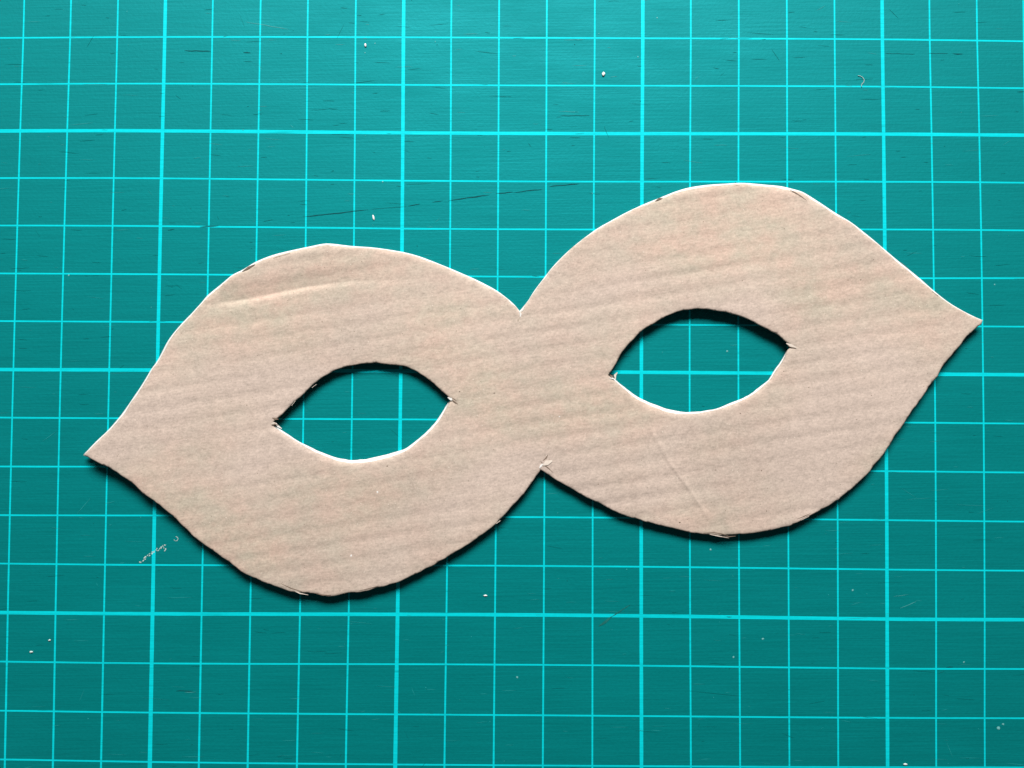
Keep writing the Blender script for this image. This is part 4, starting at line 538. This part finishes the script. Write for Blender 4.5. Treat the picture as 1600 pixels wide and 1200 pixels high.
def face_height(P):
    g = P - mask_off
    w = g @ W; u = g @ U
    n1 = np.array([noise.noise(Vector((a * .035, b * .10, 3.1))) for a, b in zip(u, w)])
    n2 = np.array([noise.noise(Vector((a * .06, b * .06, 9.7))) for a, b in zip(u, w)])
    n3 = np.array([noise.noise(Vector((a * .5, b * .5, 5.5))) for a, b in zip(u, w)])
    z = THICK + curl(P[:, 0], P[:, 1])
    ph = 2 * np.pi * w / PITCH + 0.35 * n2
    z += 0.046 * (0.36 + 1.1 * np.clip(n1 + .35, 0, 1)) * (np.sin(ph) + 0.30 * np.sin(2 * ph + 1.2))
    z += 0.05 * n2 + 0.008 * n3
    d, s, t = poly_dist(P, CREASE)
    sd = d * s
    env = np.clip(5 * t + .25, 0, 1) * np.clip((1 - t) * 1.7, 0, 1)
    z -= 0.62 * env * np.where(sd > 0, 0.25 * np.exp(-np.abs(sd) / 0.8) + 0.75 * np.exp(-(sd / 2.3) ** 2), np.exp(-(sd / 0.75) ** 2))
    z += 0.10 * env * np.exp(-((sd + 1.7) / 1.2) ** 2)
    d, s, t = poly_dist(P, SCORE)
    sd = d * s
    z += 0.12 * np.exp(-((sd - .1) / .42) ** 2) * np.clip((1 - t) * 6, 0, 1)
    return z

P = field(face_loops, 0.62, 0.54, 0.33, 0.06)
P = P[(poly_dist(P, SCORE)[0] > 1.0) & (poly_dist(P, CREASE)[0] > 0.9)]        # finer points along the scored line and the fold
sp = []
for a, b in list(zip(SCORE[:-1], SCORE[1:])) + list(zip(CREASE[:-1], CREASE[1:])):
    t = (b - a) / np.hypot(*(b - a))
    for s_ in np.arange(0, np.hypot(*(b - a)), 0.45):
        sp += [a + t * s_ + np.array([-t[1], t[0]]) * o_ for o_ in (-.9, -.65, -.45, -.25, -.05, .15, .35, .6, .9)]
P = np.vstack([P, np.array(sp)])
band_pts = []
for lp in face_loops:                      # rows of points just inside the cut, so that the crushed rim can roll over
    for dd in (0.22, 0.48):
        q = shrink(lp, dd if lp is face_loops[0] else -dd)
        q = q[::1]
        ok = inside(q, face_loops[0])
        for h in face_loops[1:]:
            ok &= ~inside(q, h)
        q = q[ok]
        dist, _ = edge_dist(q, face_loops)
        band_pts.append(q[dist > dd * 0.8])
V, T = triangulate(face_loops, np.vstack([P] + band_pts))
z = face_height(V)
d, k = edge_dist(V, face_loops)
r = rim[k]
nz = np.array([noise.noise(Vector((x * .45, y * .45, 1.7))) for x, y in V])
roll_w = 0.42 + 0.55 * r
drop = (0.12 + 0.26 * r) * (1 + 0.6 * nz)
z -= drop * np.clip(1 - d / roll_w, 0, 1) ** 1.6
solid("face_sheet", V, T, z, z - 0.22, kraft)

# white liner underneath; its lit rim peeks out past the brown face
P = field(back_loops, 3.0, 3.0, 0.8, 0.3)
V, T = triangulate(back_loops, P)
zb = curl(V[:, 0], V[:, 1])
solid("white_liner", V, T, zb + 0.30, zb + 0.07, white_liner)

# corrugated middle layer
flute_loops = [shrink(face_loops[0], 0.45), shrink(face_loops[1], -0.45), shrink(face_loops[2], -0.45)]
P = field(flute_loops, 3.0, PITCH / 8, 0.25)
V, T = triangulate(flute_loops, P)
zf = 0.93 + 0.52 * np.sin(2 * np.pi * ((V - mask_off) @ W) / PITCH) + curl(V[:, 0], V[:, 1])
d, k = edge_dist(V, face_loops)
zf -= 0.42 * rim[k] * np.clip(1 - d / 1.5, 0, 1)
zf = np.minimum(zf, face_height(V) - 0.30)      # the core is squashed where the face is dented
solid("corrugated_core", V, T, zf + 0.04, zf - 0.04, flute_paper)

# torn bits and cuts at the corners and along the rim (points in mm on the mat)
def top_z(x, y):
    return float(face_height(np.array([[x, y]]))[0])

def sliver(name, pts, w, m, lift=0.05, taper=True, sag=None):
    v, f = [], []
    ws = [w * (0.25 if taper and i in (0, len(pts) - 1) else 1) for i in range(len(pts))]
    vs_, fs = strip(pts, ws, 0)
    out = []
    for i, (x, y, _) in enumerate(vs_):
        zz = top_z(x, y) + (sag[i // 2] if sag else lift)
        out.append((x - mask_off[0], y - mask_off[1], zz))
    n = len(out)
    out += [(x, y, zz - 0.04) for x, y, zz in out]
    fs2 = fs + [tuple(i + n for i in q[::-1]) for q in fs]
    for i in range(0, n - 2, 2):
        fs2 += [(i, i + 2, i + 2 + n, i + n), (i + 3, i + 1, i + 1 + n, i + 3 + n)]
    fs2 += [(1, 0, n, n + 1), (n - 2, n - 1, 2 * n - 1, 2 * n - 2)]
    return mesh_obj(name, out, fs2, m, mask)

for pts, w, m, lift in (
    ([(25.6, -60.0), (24.9, -59.9), (24.3, -59.7)], 0.42, fray_gap_shade, 0.03),       # left hole, left corner
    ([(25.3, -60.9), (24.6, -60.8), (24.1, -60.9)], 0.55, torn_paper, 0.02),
    ([(25.6, -61.3), (24.9, -61.0), (24.2, -61.2)], 0.30, fray_gap_shade, 0.05),
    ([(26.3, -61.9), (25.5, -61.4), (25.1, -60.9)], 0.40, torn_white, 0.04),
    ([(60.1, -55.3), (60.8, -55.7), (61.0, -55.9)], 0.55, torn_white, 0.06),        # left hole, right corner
    ([(60.9, -55.8), (61.6, -56.3), (62.2, -56.7)], 0.28, fray_gap_shade, 0.04),
    ([(61.0, -55.4), (61.5, -55.7), (61.9, -56.0)], 0.12, fray_gap_shade, 0.04),
    ([(94.1, -51.3), (93.6, -50.8), (93.1, -50.5)], 0.34, fray_gap_shade, 0.04),       # right hole, left corner
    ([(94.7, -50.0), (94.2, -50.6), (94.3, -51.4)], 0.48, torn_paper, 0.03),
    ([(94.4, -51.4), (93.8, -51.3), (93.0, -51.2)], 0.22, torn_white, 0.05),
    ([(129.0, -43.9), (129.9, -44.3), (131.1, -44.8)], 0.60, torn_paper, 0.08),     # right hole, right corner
    ([(129.3, -44.4), (130.2, -44.8), (131.0, -45.0)], 0.16, fray_gap_shade, 0.05),
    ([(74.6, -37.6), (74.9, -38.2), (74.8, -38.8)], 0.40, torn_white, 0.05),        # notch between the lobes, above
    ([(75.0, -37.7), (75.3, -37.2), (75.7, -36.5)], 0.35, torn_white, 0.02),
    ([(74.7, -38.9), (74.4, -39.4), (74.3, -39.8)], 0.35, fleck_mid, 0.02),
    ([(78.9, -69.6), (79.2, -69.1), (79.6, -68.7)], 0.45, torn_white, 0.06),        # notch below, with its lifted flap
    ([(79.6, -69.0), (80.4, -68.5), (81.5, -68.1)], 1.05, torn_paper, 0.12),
    ([(79.6, -68.1), (80.2, -67.6), (80.6, -66.9)], 0.30, fray_gap_shade, 0.03),
    ([(79.1, -68.1), (79.6, -68.8), (80.6, -69.5), (81.6, -70.4)], 0.18, fray_gap_shade, 0.05),
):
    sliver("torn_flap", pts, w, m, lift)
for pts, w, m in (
    ([(17.6, -29.7), (18.9, -28.9), (20.2, -28.2)], 0.45, fray_gap_shade), ([(130.0, -12.3), (131.1, -12.9), (132.3, -13.7), (133.4, -14.5)], 0.22, fray_gap_shade),
    ([(102.4, -14.7), (103.2, -14.3), (103.9, -14.1)], 0.38, fray_gap_shade), ([(112.2, -82.5), (114.3, -82.4), (115.8, -82.6), (117.2, -83.0)], 0.16, fray_gap_shade),
    ([(116.0, -83.1), (117.5, -83.2), (118.8, -83.1)], 0.20, fray_gap_shade), ([(30.9, -94.8), (28.7, -94.2), (26.6, -93.2)], 0.22, fray_gap_shade),
    ([(39.4, -94.4), (39.6, -95.2)], 0.42, fray_gap_shade), ([(33.4, -95.1), (35.2, -95.5), (36.8, -95.5)], 0.20, fray_gap_shade),
    ([(42.4, -94.6), (44.2, -94.2), (46.3, -93.6)], 0.16, fleck_dark), ([(131.1, -79.6), (132.6, -79.0), (133.9, -78.4)], 0.16, fray_gap_shade),
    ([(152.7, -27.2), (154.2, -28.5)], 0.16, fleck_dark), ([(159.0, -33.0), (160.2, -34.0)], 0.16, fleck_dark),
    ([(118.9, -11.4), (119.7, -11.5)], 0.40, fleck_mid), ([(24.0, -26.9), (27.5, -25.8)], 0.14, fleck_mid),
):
    sliver("edge_tear_shade", pts, w, m, -0.02 if w > .3 else 0.015)  # strips along the rim, shade of torn gaps and cracks laid on as colour
for pts, w in (
    ([(24.0, -92.6), (25.4, -93.3), (26.8, -94.0)], 0.18), ([(28.6, -94.4), (30.5, -95.2), (32.2, -95.5)], 0.20),
    ([(113.5, -82.8), (115.2, -83.1), (117.4, -83.5)], 0.20), ([(132.0, -79.8), (133.6, -79.0)], 0.28), ([(70.2, -80.9), (71.0, -80.3)], 0.40),
    ([(76.2, -72.8), (76.9, -71.8)], 0.26), ([(28.2, -57.2), (29.0, -56.2)], 0.26), ([(32.3, -53.5), (33.2, -52.8)], 0.24),
):
    sliver("frayed_fibre", pts, w, torn_paper, -0.06)

# flecks in the paper
def fleck(x, y, r, sq=1.0, a=0.0):
    zz = top_z(x, y)
    v, f = blot(x - mask_off[0], y - mask_off[1], r, zz + 0.012, 6, sq, a)
    return v, f

bl, ids = [], []
for x, y, r in ((107.4, -80.4, .22), (62.5, -54.1, .20), (69.6, -54.4, .22), (34.2, -40.0, .14), (40.8, -45.6, .15), (124.0, -69.8, .20),
                (141.7, -30.9, .16), (144.3, -30.8, .16), (47.9, -69.4, .18), (90.9, -72.8, .14), (133.6, -52.9, .15), (128.5, -49.6, .15)):
    bl.append(fleck(x, y, r, 0.8, 0.6)); ids.append(0)
for x, y, r in ((46.0, -74.6, .22), (40.8, -87.5, .22), (82.9, -59.1, .18)):
    bl.append(fleck(x, y, r)); ids.append(3)
cand = field(face_loops, 1.2, 1.15, 0.9, 0.55)
for x, y in cand[nrng.permutation(len(cand))[:3400]]:
    q = rnd.random()
    if q < 0.06:
        bl.append(fleck(x, y, rnd.uniform(.06, .12), rnd.uniform(.4, 1), rnd.uniform(0, 3))); ids.append(0)
    elif q < 0.55:
        bl.append(fleck(x, y, rnd.uniform(.05, .16), rnd.uniform(.25, .9), rnd.uniform(0, 3))); ids.append(1)
    else:
        bl.append(fleck(x, y, rnd.uniform(.05, .15), rnd.uniform(.25, 1), rnd.uniform(0, 3))); ids.append(2)
o = joined("paper_flecks", bl, [fleck_dark, fleck_mid, fleck_light, torn_white], mask, ids)
tag(o, kind="stuff")

# ------------------------------------------------------------------ loose crumbs of paper on the mat
crumb_grey = plain("crumb_grey", (0.50, 0.60, 0.58), 0.7, 0.1)
crumb_pink = plain("crumb_pink", (0.74, 0.66, 0.70), 0.7, 0.08)
def crumb(x, y, rx, ry, h, ang, label, m=crumb_white):
    bm = bmesh.new()
    bmesh.ops.create_icosphere(bm, subdivisions=2, radius=1.0)
    for v in bm.verts:
        k = 1 + 0.45 * noise.noise(v.co * 1.6 + Vector((x, y, 0)))
        px, py = v.co.x * rx * k * .85, v.co.y * ry * k * .85
        v.co = Vector(((px * math.cos(ang) - py * math.sin(ang)) * MM, (px * math.sin(ang) + py * math.cos(ang)) * MM, max(0, (v.co.z + 0.8)) * h * 0.55 * MM))
    me = bpy.data.meshes.new("paper_crumb")
    bm.to_mesh(me); bm.free()
    me.materials.append(m)
    o = bpy.data.objects.new("paper_crumb", me)
    COL.objects.link(o)
    o.location = (x * MM, y * MM, 0.03 * MM)
    tag(o, label, "paper crumb", "paper crumbs scattered on the mat")
    return o

crumb(91.9, 12.4, .36, .50, .35, 0.1, "brightest white paper crumb, diamond shaped, above the gap between the mask's lobes")
crumb(42.1, 18.3, .26, .44, .30, 0.2, "pinkish white paper crumb just under the topmost full grid line, above the left lobe", crumb_pink)
crumb(44.2, -18.0, .26, .62, .25, 0.25, "slender white paper crumb beside the long dark knife cut above the left lobe")
crumb(68.0, -95.8, .42, .20, .22, 0.0, "flat white paper crumb below the notch between the lobes, just above a thick grid line")
crumb(-24.9, -107.9, .42, .22, .22, 0.1, "larger of two pale crumbs near the bottom left corner of the mat in view", crumb_grey)
crumb(-21.2, -105.5, .32, .20, .20, 0.4, "smaller of two pale crumbs near the bottom left corner, beside a thin upright grid line", crumb_grey)
crumb(153.5, -129.2, .50, .24, .25, 0.0, "white paper crumb at the bottom edge of the view, right of a thick grid line", crumb_grey)

pts = [(144.9, 12.3), (145.4, 12.2), (145.9, 11.9), (146.2, 11.4), (146.1, 10.9), (145.8, 10.6), (145.6, 10.2), (145.7, 9.8)]
V, F = [], []
for i, (x, y) in enumerate(pts):
    rr = 0.05
    t = Vector((pts[min(i + 1, 7)][0] - pts[max(i - 1, 0)][0], pts[min(i + 1, 7)][1] - pts[max(i - 1, 0)][1], 0)).normalized()
    nn = Vector((-t.y, t.x, 0))
    for k in range(5):
        a = 2 * math.pi * k / 5
        V.append((x - 145.8 + nn.x * rr * math.cos(a), y - 11 + nn.y * rr * math.cos(a), 0.12 + rr * math.sin(a)))
for i in range(len(pts) - 1):
    for k in range(5):
        F.append((i * 5 + k, i * 5 + (k + 1) % 5, (i + 1) * 5 + (k + 1) % 5, (i + 1) * 5 + k))
F += [tuple(range(4, -1, -1)), tuple(range(35, 40))]
o = mesh_obj("paper_fibre", V, F, plain("fibre_white", (0.42, 0.52, 0.50)), None, True)
o.location = (145.8 * MM, 11 * MM, 0)
tag(o, "tiny curled white fibre lying on the mat above the right lobe of the mask", "fibre")
